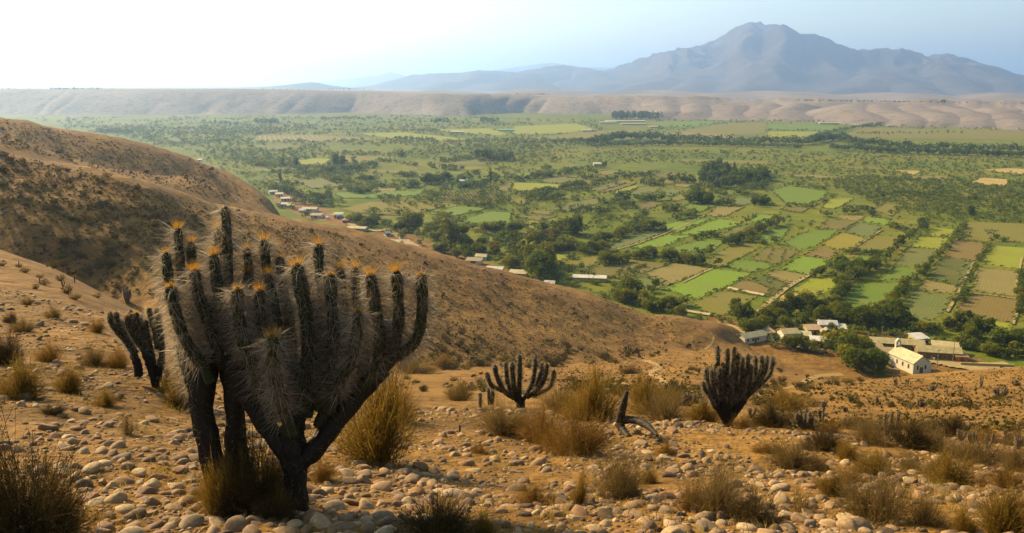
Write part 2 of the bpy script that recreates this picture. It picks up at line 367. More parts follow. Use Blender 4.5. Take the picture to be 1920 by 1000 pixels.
# ------------------------------------------------------------------ the mountains
def mountain(name, ridges, u0, u1, Y0, Y1, na, ny, slope, amp, cell, m, sil, seed):
    az = np.linspace((u0 - 960) / F_PX, (u1 - 960) / F_PX, na); Yg = np.linspace(Y0, Y1, ny)
    X = az[:, None] * Yg[None, :]; Y = np.broadcast_to(Yg[None, :], X.shape)
    wx = X + fbm(X / (cell * 2), Y / (cell * 2), 3, seed + 40) * cell * 0.45; wy = Y + fbm(X / (cell * 2), Y / (cell * 2), 3, seed + 50) * cell * 0.45
    H = np.full(X.shape, -1e9)
    for R in ridges:
        P = np.array([at(*r) for r in R])
        for a, b in zip(P[:-1], P[1:]):
            d = b[:2] - a[:2]; L = d @ d
            t = np.clip(((wx - a[0]) * d[0] + (wy - a[1]) * d[1]) / L, 0, 1)
            dist = np.hypot(wx - a[0] - t * d[0], wy - a[1] - t * d[1])
            h = a[2] + t * (b[2] - a[2]) - slope * (np.sqrt(dist * dist + (cell * 0.12) ** 2) - cell * 0.12) * (0.75 + 0.25 * np.exp(-dist / cell))
            H = np.maximum(H, h)
    rel = np.clip((H - 50) / 500, 0.08, 1)
    H = H + amp * rel * (ridged(wx / cell, wy / cell, 5, seed) - 0.55) * 1.25 + amp * 0.25 * rel * fbm(X / cell * 4, Y / cell * 4, 3, seed + 9)
    if sil:                                    # hold the traced crest line
        tgt = pchip([at(u, v, 1000)[0] / 1000 for u, v in sil], [(at(u, v, 1000)[2] - CZ) / 1000 for u, v in sil], az)
        cur = ((H - CZ) / Y).max(1)
        k = (tgt - cur); w9 = np.exp(-np.linspace(-2, 2, 2 * (na // 60) + 1) ** 2); k = np.convolve(np.pad(k, na // 60, mode='edge'), w9 / w9.sum(), 'valid')
        H = H + (k[:, None] * Y) * np.clip((H - 40) / 400, 0, 1)
    i = np.arange(na - 1)[:, None] * ny; j = np.arange(ny - 1)[None, :]
    F = np.stack([i + j, i + ny + j, i + ny + j + 1, i + j + 1], -1).reshape(-1, 4)
    H = np.maximum(H, -20)
    V = np.stack([X, Y, H], -1).reshape(-1, 3); F = F[V[F, 2].max(1) > -15]
    obj(name, mesh_np(name, V, F, smooth=True), m, kind='structure')
TERR = bpy.data.materials['bare terrace slopes']
MTN = dry_far('mountain scrub and rock', [(0.3, (0.065, 0.047, 0.034)), (0.55, (0.095, 0.069, 0.05)), (0.75, (0.13, 0.095, 0.07))], 0.0022)
sil_main = [(1020, 176), (1100, 143), (1150, 128), (1205, 108), (1265, 93), (1320, 83), (1350, 70), (1375, 55), (1395, 43), (1412, 40), (1435, 47), (1452, 45), (1472, 46), (1490, 56), (1502, 66), (1520, 63), (1545, 70), (1580, 85), (1610, 94), (1650, 91), (1700, 93), (1740, 104), (1780, 100), (1812, 107), (1850, 114), (1880, 121), (1920, 133), (2000, 150), (2200, 172)]
mountain('mountain', [
    [(1020, 175, 13600), (1100, 143, 13400), (1150, 128, 13200), (1205, 108, 12900), (1265, 93, 12600), (1320, 83, 12400), (1350, 70, 12200), (1375, 55, 12100), (1412, 40, 12000), (1440, 47, 12000), (1472, 46, 12300), (1500, 62, 12600), (1600, 100, 12900)],
    [(1412, 40, 12000), (1390, 75, 11300), (1330, 110, 10400), (1250, 138, 9500), (1160, 163, 8600)],
    [(1320, 83, 12400), (1230, 120, 11300), (1150, 150, 10200), (1090, 168, 9300)],
    [(1440, 78, 11000), (1490, 70, 10700), (1520, 63, 10500), (1545, 70, 10400), (1580, 85, 10400), (1610, 95, 10400), (1650, 91, 10300), (1700, 93, 10200), (1740, 104, 10100), (1780, 100, 10000), (1812, 107, 10000), (1850, 114, 9900), (1920, 133, 9800), (2000, 150, 9700), (2200, 172, 9600)],
    [(1440, 78, 11000), (1400, 110, 10200), (1330, 140, 9300), (1270, 165, 8500)],
    [(1520, 63, 10500), (1490, 105, 9700), (1440, 135, 8900), (1400, 162, 8200)],
    [(1545, 70, 10400), (1570, 120, 9500), (1550, 155, 8700), (1520, 172, 8100)],
    [(1700, 93, 10200), (1690, 115, 9600), (1660, 130, 8700), (1620, 150, 8100), (1560, 172, 7600)],
    [(1660, 131, 8600), (1720, 152, 8100), (1790, 172, 7700)],
    [(1780, 100, 10000), (1790, 130, 9200), (1830, 155, 8500), (1870, 172, 8000)],
    [(1850, 114, 9900), (1900, 150, 9000), (1960, 172, 8300)],
    ], 1000, 2240, 7000, 14500, 380, 200, 0.40, 290, 1350, MTN, sil_main, 3)
mountain('far_range', [
    [(560, 172, 13000), (640, 166, 13000), (690, 160, 13000), (740, 152, 13000), (770, 142, 12800), (805, 136, 12600), (850, 137, 12400), (890, 128, 12200), (925, 134, 12300), (1000, 125, 12500), (1045, 123, 12600), (1100, 130, 12800), (1160, 134, 13200), (1260, 140, 13800)],
    [(890, 128, 12200), (860, 150, 11000), (820, 166, 10000)], [(1000, 125, 12500), (960, 148, 11200), (930, 166, 10000)], [(1045, 123, 12600), (1070, 150, 11300), (1090, 168, 10000)],
    [(920, 158, 10400), (985, 147, 10200), (1050, 156, 10000), (1100, 168, 9900)]],
    480, 1320, 9200, 15500, 220, 100, 0.40, 200, 1000, MTN,
    [(480, 176), (560, 169), (640, 162), (690, 157), (740, 150), (770, 142), (805, 136), (850, 137), (890, 128), (925, 134), (1000, 125), (1045, 122), (1100, 129), (1160, 134), (1240, 142), (1320, 160)], 23)
mountain('low_hills', [[(400, 170, 9500), (440, 164, 9500), (500, 162, 9500), (545, 157, 9400), (580, 154, 9300), (615, 161, 9400), (660, 168, 9600)]],
    360, 700, 8600, 11000, 120, 40, 0.40, 30, 700, MTN, [(360, 172), (400, 168), (430, 164), (460, 166), (500, 163), (545, 158), (580, 154), (615, 162), (660, 167), (700, 172)], 33)
mountain('farthest_range', [[(540, 166, 21000), (600, 157, 21000), (660, 147, 21000), (705, 143, 21000), (735, 134, 21000), (760, 141, 21000), (800, 148, 21000), (860, 140, 22000), (925, 132, 22000), (1000, 122, 22000), (1035, 118, 22000), (1075, 124, 22000), (1140, 128, 22000), (1180, 118, 22000), (1260, 130, 22000)]],
    500, 1320, 19000, 24000, 140, 30, 0.45, 160, 1800, MTN,
    [(500, 170), (540, 164), (600, 156), (660, 146), (705, 143), (735, 134), (760, 141), (800, 148), (860, 140), (925, 132), (1000, 122), (1035, 118), (1075, 124), (1140, 127), (1180, 118), (1260, 130), (1320, 150)], 43)

mountain('foothills', [[(700, 180, 5000), (770, 174, 5200), (860, 169, 5400), (960, 174, 5600), (1050, 167, 5600), (1150, 173, 5500), (1260, 169, 5600), (1350, 176, 5400), (1450, 171, 5400), (1550, 178, 5200), (1650, 173, 5200), (1760, 181, 5000), (1860, 174, 5000), (2000, 180, 4900)],
    [(860, 169, 5400), (880, 178, 4600)], [(1050, 167, 5600), (1030, 179, 4500)], [(1260, 169, 5600), (1290, 181, 4500)], [(1450, 171, 5400), (1430, 184, 4300)], [(1650, 173, 5200), (1670, 187, 4100)], [(1860, 174, 5000), (1850, 188, 4000)]],
    680, 2060, 3900, 6600, 260, 90, 0.09, 60, 600, TERR, None, 63)
mountain('terrace_mounds', [[(1215, 205, 3000), (1262, 193, 2950), (1285, 208, 2700)], [(1330, 193, 2950), (1335, 210, 2650)], [(1390, 193, 2900), (1400, 196, 2850), (1418, 215, 2560)], [(1470, 194, 2850), (1480, 213, 2560)], [(1530, 195, 2800), (1525, 214, 2520)],
    [(1640, 195, 2700), (1655, 203, 2500), (1630, 222, 2280)], [(1700, 196, 2650), (1712, 205, 2450), (1705, 225, 2220)], [(1775, 197, 2620), (1780, 210, 2380), (1765, 228, 2180)], [(1835, 198, 2560), (1845, 214, 2300), (1830, 232, 2120)], [(1905, 203, 2400), (1900, 220, 2180), (1915, 236, 2020)], [(1990, 205, 2300), (1975, 225, 2080)]],
    1180, 2060, 1900, 3300, 330, 120, 0.30, 46, 330, TERR, None, 53)
# ------------------------------------------------------------------ fields, tracks
def za(x, y): return 1440 + x / 3.571, 400 + y / 3.571
def zb(x, y): return 1000 + x / 3.571, 400 + y / 3.571
def zc(x, y): return 960 + x / 4, 200 + y / 4
def zd(x, y): return 1440 + x / 4, 200 + y / 4
def px_(x, y): return x, y
def ze(x, y): return 480 + x / 4, 200 + y / 4
CROPS = {  # colour a, colour b (between rows), row spacing m
 'bright': ((0.103, 0.172, 0.013), (0.130, 0.181, 0.021), 1.0), 'green': ((0.076, 0.131, 0.013), (0.108, 0.144, 0.021), 1.2),
 'dark': ((0.044, 0.074, 0.013), (0.096, 0.078, 0.027), 1.1), 'lime': ((0.161, 0.189, 0.013), (0.188, 0.181, 0.024), 1.3),
 'cabbage': ((0.068, 0.107, 0.033), (0.120, 0.111, 0.045), 1.4), 'blue': ((0.080, 0.115, 0.051), (0.112, 0.111, 0.051), 1.3),
 'olive': ((0.116, 0.111, 0.021), (0.144, 0.118, 0.030), 2.0), 'yellow': ((0.200, 0.152, 0.018), (0.160, 0.141, 0.018), 1.5),
 'brown': ((0.120, 0.085, 0.033), (0.152, 0.104, 0.042), 1.4), 'mixed': ((0.084, 0.089, 0.024), (0.132, 0.096, 0.039), 1.2),
 'tan': ((0.185, 0.142, 0.075), (0.15, 0.125, 0.05), 1.3), 'ochre': ((0.160, 0.111, 0.018), (0.120, 0.111, 0.018), 3.0),
 'sand': ((0.320, 0.229, 0.114), (0.288, 0.200, 0.096), 4.0), 'grey': ((0.088, 0.104, 0.033), (0.120, 0.111, 0.042), 1.3),
 'vine': ((0.096, 0.096, 0.027), (0.200, 0.148, 0.072), 9.0)}
def crop_mat(k):
    a, b2, sp_ = CROPS[k]; a = tuple(1.12 * q for q in earthy(a)); b2 = tuple(1.12 * q for q in earthy(b2)); m, nt, b = new_mat('crop ' + k); co = coords(nt, 'Object')
    wv = nt.nodes.new('ShaderNodeTexWave'); wv.inputs['Scale'].default_value = 0.314 / sp_ * 1.0; wv.inputs['Distortion'].default_value = 0.6
    wv.inputs['Detail'].default_value = 1.0; nt.links.new(co, wv.inputs['Vector'])
    big = nz(nt, co, 0.045, 4, 0.6); fine = nz(nt, co, 0.9, 4, 0.7)
    col = mix(nt, wv.outputs['Fac'], a, b2)
    col = mix(nt, ramp(nt, big, [(0.42, (0, 0, 0)), (0.72, (0.75,) * 3)]), col, tuple(0.5 * x + 0.5 * y for x, y in zip(b2, (0.16, 0.125, 0.035))))
    col = mix(nt, 0.9, col, ramp(nt, fine, [(0.3, (0.62, 0.64, 0.6)), (0.5, (1, 1, 1)), (0.72, (1.25, 1.25, 1.2))]), 'MULTIPLY')
    nt.links.new(col, b.inputs['Base Color']); b.inputs['Roughness'].default_value = 0.9; b.inputs['Specular IOR Level'].default_value = 0.08
    return m
CM = {k: crop_mat(k) for k in CROPS}; CM['ground'] = HILL
FIELDS = [
 (px_, 'ground', [(1380,615),(1480,640),(1560,660),(1650,690),(1650,720),(1500,735),(1430,705),(1380,650)]),
 (za, 'ground', [(-260,760),(-120,740),(100,760),(300,745),(520,800),(700,800),(900,790),(1000,860),(1250,930),(1500,1000),(1700,1040),(1700,1100),(900,1110),(600,1060),(300,960),(0,900)]),
 (zb, 'ground', [(1150,690),(1300,690),(1480,770),(1714,800),(1714,900),(1400,860),(1200,760)]),
 (px_, 'ground', [(700,432),(760,436),(830,462),(905,490),(1000,520),(1060,545),(1000,540),(880,500),(780,475),(700,445)]),
 (px_, 'ground', [(510,355),(560,372),(620,395),(690,428),(640,425),(560,405),(515,380)]),
 (za, 'green', [(430,640),(640,465),(890,470),(860,560),(740,660),(560,690)]), (za, 'cabbage', [(890,660),(985,520),(1240,550),(1190,650),(1110,720),(905,690)]),
 (za, 'tan', [(1010,500),(1040,445),(1280,490),(1250,540),(990,517)]), (za, 'dark', [(1060,440),(1170,290),(1400,330),(1280,488)]),
 (za, 'brown', [(1172,288),(1240,180),(1460,205),(1402,328)]), (za, 'blue', [(1270,485),(1320,325),(1375,335),(1310,490)]),
 (za, 'green', [(740,450),(850,350),(980,380),(1040,390),(900,460)]), (za, 'grey', [(850,345),(930,235),(1140,245),(1050,375)]), (za, 'lime', [(960,225),(1010,155),(1220,170),(1150,240)]),
 (za, 'tan', [(1370,520),(1400,370),(1690,390),(1670,560)]), (za, 'brown', [(1260,650),(1360,535),(1660,575),(1680,600),(1640,740),(1300,680)]),
 (za, 'lime', [(1290,682),(1640,742),(1620,790),(1340,760)]), (za, 'lime', [(1430,340),(1510,220),(1760,235),(1700,380)]),
 (za, 'sand', [(0,600),(50,560),(180,530),(280,575),(200,640),(0,690)]), (za, 'lime', [(150,520),(290,440),(480,440),(470,490),(300,565),(190,530)]),
 (za, 'tan', [(0,400),(110,385),(260,420),(150,480),(0,430)]), (za, 'dark', [(0,432),(140,480),(60,540),(0,560)]),
 (za, 'bright', [(80,380),(220,290),(410,310),(390,360),(270,410)]), (za, 'brown', [(240,285),(330,230),(480,255),(420,310)]),
 (za, 'mixed', [(0,300),(40,230),(220,260),(110,330),(20,360)]), (za, 'green', [(100,200),(270,120),(480,110),(340,215),(210,255)]),
 (za, 'yellow', [(340,215),(500,130),(660,170),(590,225),(490,250)]), (za, 'blue', [(510,130),(600,65),(765,95),(690,165)]),
 (za, 'bright', [(620,55),(660,25),(820,45),(800,85)]), (za, 'mixed', [(330,105),(400,45),(600,60),(500,115)]), (za, 'tan', [(460,15),(650,20),(620,55),(480,40)]),
 (za, 'olive', [(600,225),(720,150),(900,160),(860,240),(740,265),(610,260)]), (za, 'lime', [(1070,150),(1080,95),(1280,110),(1220,160)]), (za, 'olive', [(1290,180),(1330,60),(1760,70),(1760,200),(1400,190)]),
 (za, 'green', [(560,330),(640,270),(760,290),(700,350),(600,380)]),
 (zb, 'bright', [(870,510),(1200,370),(1460,405),(1300,490),(1090,580)]), (zb, 'tan', [(740,405),(950,335),(1190,372),(1000,450),(850,500)]),
 (zb, 'cabbage', [(520,480),(740,410),(880,450),(840,505),(700,530)]), (zb, 'olive', [(1050,610),(1260,520),(1500,562),(1300,680),(1200,690)]),
 (zb, 'brown', [(1330,490),(1440,430),(1600,520),(1540,560),(1300,515)]), (zb, 'dark', [(1440,455),(1560,415),(1714,470),(1620,515)]),
 (zb, 'green', [(1290,360),(1380,310),(1640,350),(1470,400)]), (zb, 'olive', [(1150,340),(1210,280),(1390,195),(1530,225),(1290,350),(1190,360)]),
 (zb, 'green', [(820,270),(960,225),(1180,170),(1280,190),(1210,250)]), (zb, 'bright', [(640,240),(880,150),(1060,150),(880,225)]),
 (zb, 'bright', [(970,140),(1240,40),(1400,60),(1360,90),(1080,148)]), (zb, 'bright', [(890,120),(870,80),(1040,40),(1190,40),(960,132)]),
 (zb, 'blue', [(490,240),(650,150),(760,115),(880,130),(700,200),(560,240)]), (zb, 'lime', [(110,300),(150,260),(300,250),(300,280),(170,320)]),
 (zb, 'olive', [(160,350),(260,310),(480,280),(430,350),(210,375)]), (zb, 'mixed', [(330,410),(400,370),(700,320),(920,340),(740,400),(560,440)]),
 (zb, 'grey', [(1250,150),(1370,92),(1500,80),(1270,170)]), (zb, 'green', [(1510,160),(1600,100),(1714,110),(1640,210),(1560,200)]),
 (zb, 'mixed', [(1460,310),(1560,235),(1690,245),(1650,345)]), (zb, 'bright', [(1440,60),(1500,10),(1640,20),(1560,75)]),
 (zc, 'lime', [(0,570),(270,580),(390,590),(360,620),(0,645)]), (zc, 'grey', [(170,560),(330,525),(600,555),(590,580),(380,585)]), (zc, 'bright', [(10,505),(140,500),(155,540),(20,560)]),
 (zc, 'grey', [(580,620),(740,575),(860,575),(640,650)]), (zc, 'grey', [(880,660),(960,600),(1140,605),(1000,680)]), (zc, 'blue', [(1090,640),(1200,615),(1290,630),(1180,680)]),
 (zc, 'olive', [(1190,690),(1310,640),(1340,650),(1330,690),(1190,720)]), (zc, 'grey', [(340,790),(420,720),(660,690),(650,730),(440,790)]), (zc, 'tan', [(1170,590),(1270,570),(1400,580),(1300,610)]),
 (zc, 'tan', [(1450,820),(1530,760),(1750,755),(1590,830)]), (zc, 'blue', [(1560,690),(1800,690),(1840,720),(1700,750),(1600,720)]), (zc, 'brown', [(100,800),(160,780),(330,790),(290,815)]),
 (zc, 'green', [(1280,760),(1330,730),(1540,745),(1400,800)]), (zc, 'mixed', [(920,740),(1060,705),(1180,715),(980,790)]), (zc, 'brown', [(640,640),(860,580),(930,585),(720,650)]),
 (zc, 'lime', [(700,650),(930,590),(1000,595),(800,660)]), (zc, 'lime', [(560,800),(640,760),(760,750),(700,800)]), (zc, 'mixed', [(20,830),(90,820),(330,830),(200,860)]),
 (zc, 'lime', [(0,215),(20,150),(480,130),(620,170),(400,200)]), (zc, 'olive', [(100,250),(500,195),(900,175),(1000,200),(560,240)]), (zc, 'green', [(1040,140),(1100,115),(1600,110),(1500,140),(1300,160)]),
 (zc, 'olive', [(1260,190),(1400,160),(1640,120),(1900,125),(1900,200),(1640,215)]), (zc, 'tan', [(960,240),(1100,200),(1300,192),(1660,217),(1640,240)]), (zc, 'bright', [(880,200),(1000,185),(1100,190),(1060,205)]),
 (zc, 'olive', [(560,500),(720,480),(860,490),(700,520)]), (zc, 'mixed', [(1050,510),(1200,490),(1310,500),(1130,550)]), (zc, 'olive', [(1130,410),(1300,398),(1500,400),(1920,410),(1920,440),(1500,425)]),
 (zd, 'green', [(0,130),(250,130),(620,155),(480,182),(0,178)]), (zd, 'lime', [(0,187),(400,190),(260,230),(0,237)]), (zd, 'olive', [(600,200),(720,160),(1990,190),(1990,252),(560,235)]),
 (zd, 'sand', [(1510,575),(1600,535),(1810,550),(1800,610)]), (zd, 'sand', [(1620,475),(1800,465),(1990,475),(1990,515),(1750,495)]), (zd, 'green', [(30,630),(160,595),(440,640),(420,690),(290,740),(130,730)]),
 (zd, 'lime', [(400,760),(470,690),(640,690),(590,730),(500,770)]), (zd, 'olive', [(790,780),(870,730),(1020,745),(930,830)]), (zd, 'mixed', [(100,780),(140,750),(310,765),(250,800)]),
 (zd, 'sand', [(950,480),(1150,485),(1090,515),(1050,505)]), (zd, 'olive', [(500,450),(760,455),(900,475),(640,470)]), (zd, 'tan', [(0,512),(340,515),(700,540),(500,548)]), (zd, 'tan', [(1000,530),(1300,520),(1400,540),(1200,550)]),
 (ze, 'grey', [(0,460),(220,460),(300,470),(100,490),(0,490)]), (ze, 'lime', [(310,410),(430,390),(560,395),(540,430),(330,437)]), (ze, 'brown', [(340,440),(540,432),(520,450),(360,450)]),
 (ze, 'olive', [(620,370),(1040,380),(1000,410),(700,430)]), (ze, 'vine', [(0,220),(420,215),(880,240),(600,260),(0,260)]), (ze, 'lime', [(740,205),(1100,195),(1640,250),(1340,260),(1000,235)]),
 (ze, 'lime', [(1280,175),(1740,165),(1915,215),(1860,220),(1500,195)]), (ze, 'ochre', [(640,770),(850,720),(1080,710),(1420,745),(1280,790),(1060,820),(760,800)]), (ze, 'green', [(1290,810),(1500,750),(1760,765),(1500,820)]),
 (ze, 'grey', [(1440,440),(1480,420),(1660,400),(1850,410),(1700,440)]), (ze, 'green', [(580,650),(860,640),(1320,625),(1200,670),(900,690),(640,690)]), (ze, 'olive', [(1740,605),(1920,575),(1915,640),(1830,635)]),
 (ze, 'ochre', [(1200,690),(1340,650),(1800,640),(1880,690),(1640,750)]), (ze, 'green', [(1520,860),(1750,790),(1915,800),(1915,880),(1640,900)]), (ze, 'grey', [(300,560),(500,540),(640,600),(420,620)]),
 (ze, 'olive', [(800,470),(1000,480),(1240,470),(1100,500),(860,500)]), (ze, 'grey', [(0,300),(200,290),(330,310),(100,330)]), (ze, 'tan', [(900,620),(1060,615),(1040,640),(930,640)])]
for n_, (zf, k, pts) in enumerate(FIELDS):
    P = np.array([gnd(*zf(*p)) for p in pts])[:, :2]; c = P.mean(0)
    e = max(range(len(P)), key=lambda q: abs((P[(q + 1) % len(P)] - P[q])[1])); d = P[(e + 1) % len(P)] - P[e]; a = math.atan2(d[1], d[0]) - math.pi / 2
    # outline refined and slightly irregular, rows along the long edge
    Q = []
    for q in range(len(P)):
        A, B = P[q], P[(q + 1) % len(P)]; L = np.linalg.norm(B - A); kk = max(1, int(L / 12))
        for t in range(kk):
            o = random.uniform(-1, 1) * min(0.8, 0.02 * L); nrm = np.array([-(B - A)[1], (B - A)[0]]) / (L + 1e-6)
            Q.append(A + (B - A) * t / kk + (nrm * o if t else 0))
    ca, sa = math.cos(-a), math.sin(-a)
    L2 = [((q - c)[0] * ca - (q - c)[1] * sa, (q - c)[0] * sa + (q - c)[1] * ca, 0) for q in Q]
    me = bpy.data.meshes.new('plot'); me.from_pydata(L2, [], [list(range(len(L2)))]); me.update()
    o = obj('village_ground' if k == 'ground' else 'crop_field', me, CM[k], kind='structure'); o.location = (c[0], c[1], 0.04 + 0.004 * n_); o.rotation_euler = (0, 0, a)

SAND = plain('pale dirt', [(0.3, (0.24, 0.17, 0.10)), (0.6, (0.31, 0.225, 0.14)), (0.8, (0.36, 0.265, 0.17))], 0.5, kind='World')
def strip(name, pts, wpx, lift, m=SAND, hill=False, wob=0.25):
    P = smooth_path(np.array([[*p, 0] for p in pts], float), 14 * (len(pts) - 1))[:, :2]
    V = []
    for q, (u, v) in enumerate(P):
        p = hit(u, v) if hill else gnd(u, v)
        V.append(p)
    V = np.array(V); T = np.gradient(V[:, :2], axis=0); T /= np.linalg.norm(T, axis=1)[:, None] + 1e-9
    wd = np.array([pxm(p) for p in V]) * wpx * 0.5 if isinstance(wpx, (int, float)) and wpx > 0 else np.full(len(V), -wpx * 0.5)
    wd = wd * (1 + wob * rng.normal(0, 0.4, len(V)))
    out = []
    for s in (-1, -0.4, 0.4, 1):
        xy = V[:, :2] + np.stack([-T[:, 1], T[:, 0]], -1) * (wd * s)[:, None]
        z = np.where(V[:, 2] > 0.02, hill_z(xy[:, 0], xy[:, 1]), 0) + lift
        out.append(np.column_stack([xy, z]))
    O = np.stack(out, 1).reshape(-1, 3); i = np.arange(len(V) - 1)[:, None] * 4; j = np.arange(3)[None, :]
    return obj(name, mesh_np(name, O, np.stack([i + j, i + j + 1, i + j + 5, i + j + 4], -1).reshape(-1, 4), smooth=True), m, kind='structure')
strip('dirt_road', [(722, 430), (745, 442), (765, 455), (790, 470), (812, 480)], -6.0, 0.5)
strip('dirt_road', [(625, 402), (648, 414), (668, 426), (700, 434), (724, 432)], -5.0, 0.49)
strip('farm_track', [(1418, 590), (1440, 570), (1477, 540), (1513, 519), (1545, 503)], -2.6, 0.5)
strip('farm_track', [za(585, 228), za(660, 180), za(765, 112)], -1.3, 0.5)
strip('farm_track', [za(1200, 665), za(1250, 580), za(1300, 480), za(1380, 330)], -1.3, 0.5)
strip('farm_track', [za(1640, 750), za(1685, 600), za(1665, 480), za(1700, 300)], -1.2, 0.5)
strip('farm_track', [za(1350, 540), za(1500, 555), za(1680, 580)], -1.4, 0.52)
strip('farm_track', [zb(560, 245), zb(700, 205), zb(900, 132), zb(1060, 60), zb(1160, 10)], -1.2, 0.5)
strip('farm_track', [zb(1000, 470), zb(1190, 378), zb(1290, 350)], -1.2, 0.5)
strip('village_street', [(1345, 606), (1375, 616), (1400, 625), (1450, 640), (1500, 652), (1545, 662)], -5.0, 0.5)
strip('village_street', [(1645, 668), (1700, 668), (1750, 676), (1815, 688), (1900, 690)], -10.0, 0.5)

# ------------------------------------------------------------------ trees of the valley
_u = ['', 'first', 'second', 'third', 'fourth', 'fifth', 'sixth', 'seventh', 'eighth', 'ninth', 'tenth', 'eleventh', 'twelfth', 'thirteenth', 'fourteenth', 'fifteenth', 'sixteenth', 'seventeenth', 'eighteenth', 'nineteenth']
ORD = _u[1:] + [w for t, T_ in zip(('twenty', 'thirty', 'forty', 'fifty', 'sixty', 'seventy', 'eighty', 'ninety'), ('twentieth', 'thirtieth', 'fortieth', 'fiftieth', 'sixtieth', 'seventieth', 'eightieth', 'ninetieth')) for w in [T_] + [t + '-' + x for x in _u[1:10]]] + ['last'] * 99
def quads(c, nrm, size, r):                    # leaf clumps: bent little blades at c facing roughly nrm
    n = len(c); a = r.normal(size=(n, 3)); a -= nrm * (a * nrm).sum(1)[:, None]; a /= np.linalg.norm(a, axis=1)[:, None] + 1e-9
    b = np.cross(nrm, a); s = size[:, None]; e = r.uniform(0.55, 1.25, (n, 1))
    V = np.stack([c - a * s, c - b * s * e * 0.75 + nrm * s * 0.25, c + a * s, c + b * s * e * 0.75 + nrm * s * 0.25], 1).reshape(-1, 3)
    return V, np.arange(4 * n).reshape(-1, 4)
LOBES = {  # crown outlines of a tree one unit high: lobe count, centre height, spread, height of spread, lobe radius
 'round': (12, 0.50, 0.27, 0.28, (0.15, 0.22)), 'wide': (15, 0.46, 0.40, 0.27, (0.16, 0.23)), 'poplar': (9, 0.54, 0.05, 0.38, (0.07, 0.10)),
 'tall': (15, 0.54, 0.19, 0.36, (0.10, 0.17)), 'shrub': (9, 0.42, 0.40, 0.26, (0.18, 0.28)), 'open': (12, 0.60, 0.32, 0.27, (0.09, 0.15))}
def crown(kind, seed, nq, qs):
    r = np.random.default_rng(seed); k, cz, sx, sz, lr = LOBES[kind]
    d = r.normal(size=(k, 3)); d /= np.linalg.norm(d, axis=1)[:, None]; rad = r.uniform(0.55, 1.0, (k, 1))
    ce = d * rad * np.array([sx, sx * r.uniform(0.75, 1.0), sz]) + np.array([0, 0, cz])
    if kind == 'poplar': ce = np.column_stack([r.normal(0, 0.02, k), r.normal(0, 0.02, k), np.linspace(0.16, 0.9, k)])
    lrad = r.uniform(*lr, k)
    if kind == 'poplar': lrad = lrad * (1.15 - np.abs(np.linspace(-0.8, 1, k)) ** 2 * 0.7)
    w_ = lrad ** 2; idx = r.choice(k, nq, p=w_ / w_.sum())
    n = r.normal(size=(nq, 3)); n /= np.linalg.norm(n, axis=1)[:, None]
    c = ce[idx] + n * (lrad[idx] * r.uniform(0.5, 1.12, nq) ** 0.6)[:, None] * np.array([1, 1, 0.85 if kind != 'poplar' else 1.5])
    n2 = n + r.normal(0, 0.55, (nq, 3)); n2 /= np.linalg.norm(n2, axis=1)[:, None]
    c[:, 2] = np.maximum(c[:, 2], 0.06)
    return quads(c, n2, r.uniform(0.6, 1.3, nq) * qs, r)
def trunk(kind, seed):
    r = np.random.default_rng(seed + 99); mb = MB(); h = 0.55 if kind != 'poplar' else 0.85; R = 0.028 if kind != 'poplar' else 0.016
    P = np.array([[0, 0, -0.02], [r.normal(0, .01), r.normal(0, .01), h * .4], [r.normal(0, .02), r.normal(0, .02), h]])
    V, F = tube(smooth_path(P, 6), np.linspace(R, R * 0.4, 6), 6); mb.raw(V, np.vstack([F[0]]))
    for q in range(4):
        a = r.uniform(0, 6.28); s = h * r.uniform(.35, .7); l = r.uniform(.14, .26) * (0.5 if kind == 'poplar' else 1)
        V, F = tube(smooth_path([[0, 0, s], [math.cos(a) * l * .6, math.sin(a) * l * .6, s + l * .5], [math.cos(a) * l, math.sin(a) * l, s + l]], 4), np.linspace(R * .5, R * .15, 4), 5); mb.raw(V, F[0])
    return mb.mesh('trunk')
GREENS = {'green': [(0.0, (0.083, 0.101, 0.010)), (0.35, (0.117, 0.135, 0.013)), (0.7, (0.156, 0.163, 0.015)), (1.0, (0.210, 0.189, 0.021))],
          'dark': [(0.0, (0.077, 0.107, 0.015)), (0.5, (0.105, 0.136, 0.018)), (1.0, (0.138, 0.165, 0.020))],
          'lime': [(0.0, (0.196, 0.176, 0.014)), (1.0, (0.330, 0.239, 0.014))],
          'grey': [(0.0, (0.128, 0.095, 0.029)), (1.0, (0.174, 0.133, 0.037))]}
LEAF = {k: varied('leaves ' + k, s, 'object', 0.75, 0.5, 0.35, 7.0) for k, s in GREENS.items()}
BARK = plain('tree bark', [(0.3, (0.075, 0.055, 0.035)), (0.7, (0.14, 0.105, 0.07))], 6)
TMESH, TRUNKS = {}, {}
def tree_proto(kind, var):
    if (kind, var) not in TMESH:
        V, F = crown(kind, hash_(kind) + var * 13, {'poplar': 700, 'wide': 1500}.get(kind, 1100), {'poplar': 0.026, 'shrub': 0.06}.get(kind, 0.037))
        TMESH[kind, var] = (V, F); TRUNKS[kind, var] = trunk(kind, hash_(kind) + var)
    return TMESH[kind, var]
def hash_(s): return sum(ord(c) * (i + 3) for i, c in enumerate(s))
CROWN_ME = {}
TREES = []                                     # (u, v, height px, kind, hue, place phrase)
def tree(u, v, h, kind='round', hue='green', place=None): TREES.append([u, v, h, kind, hue, place])
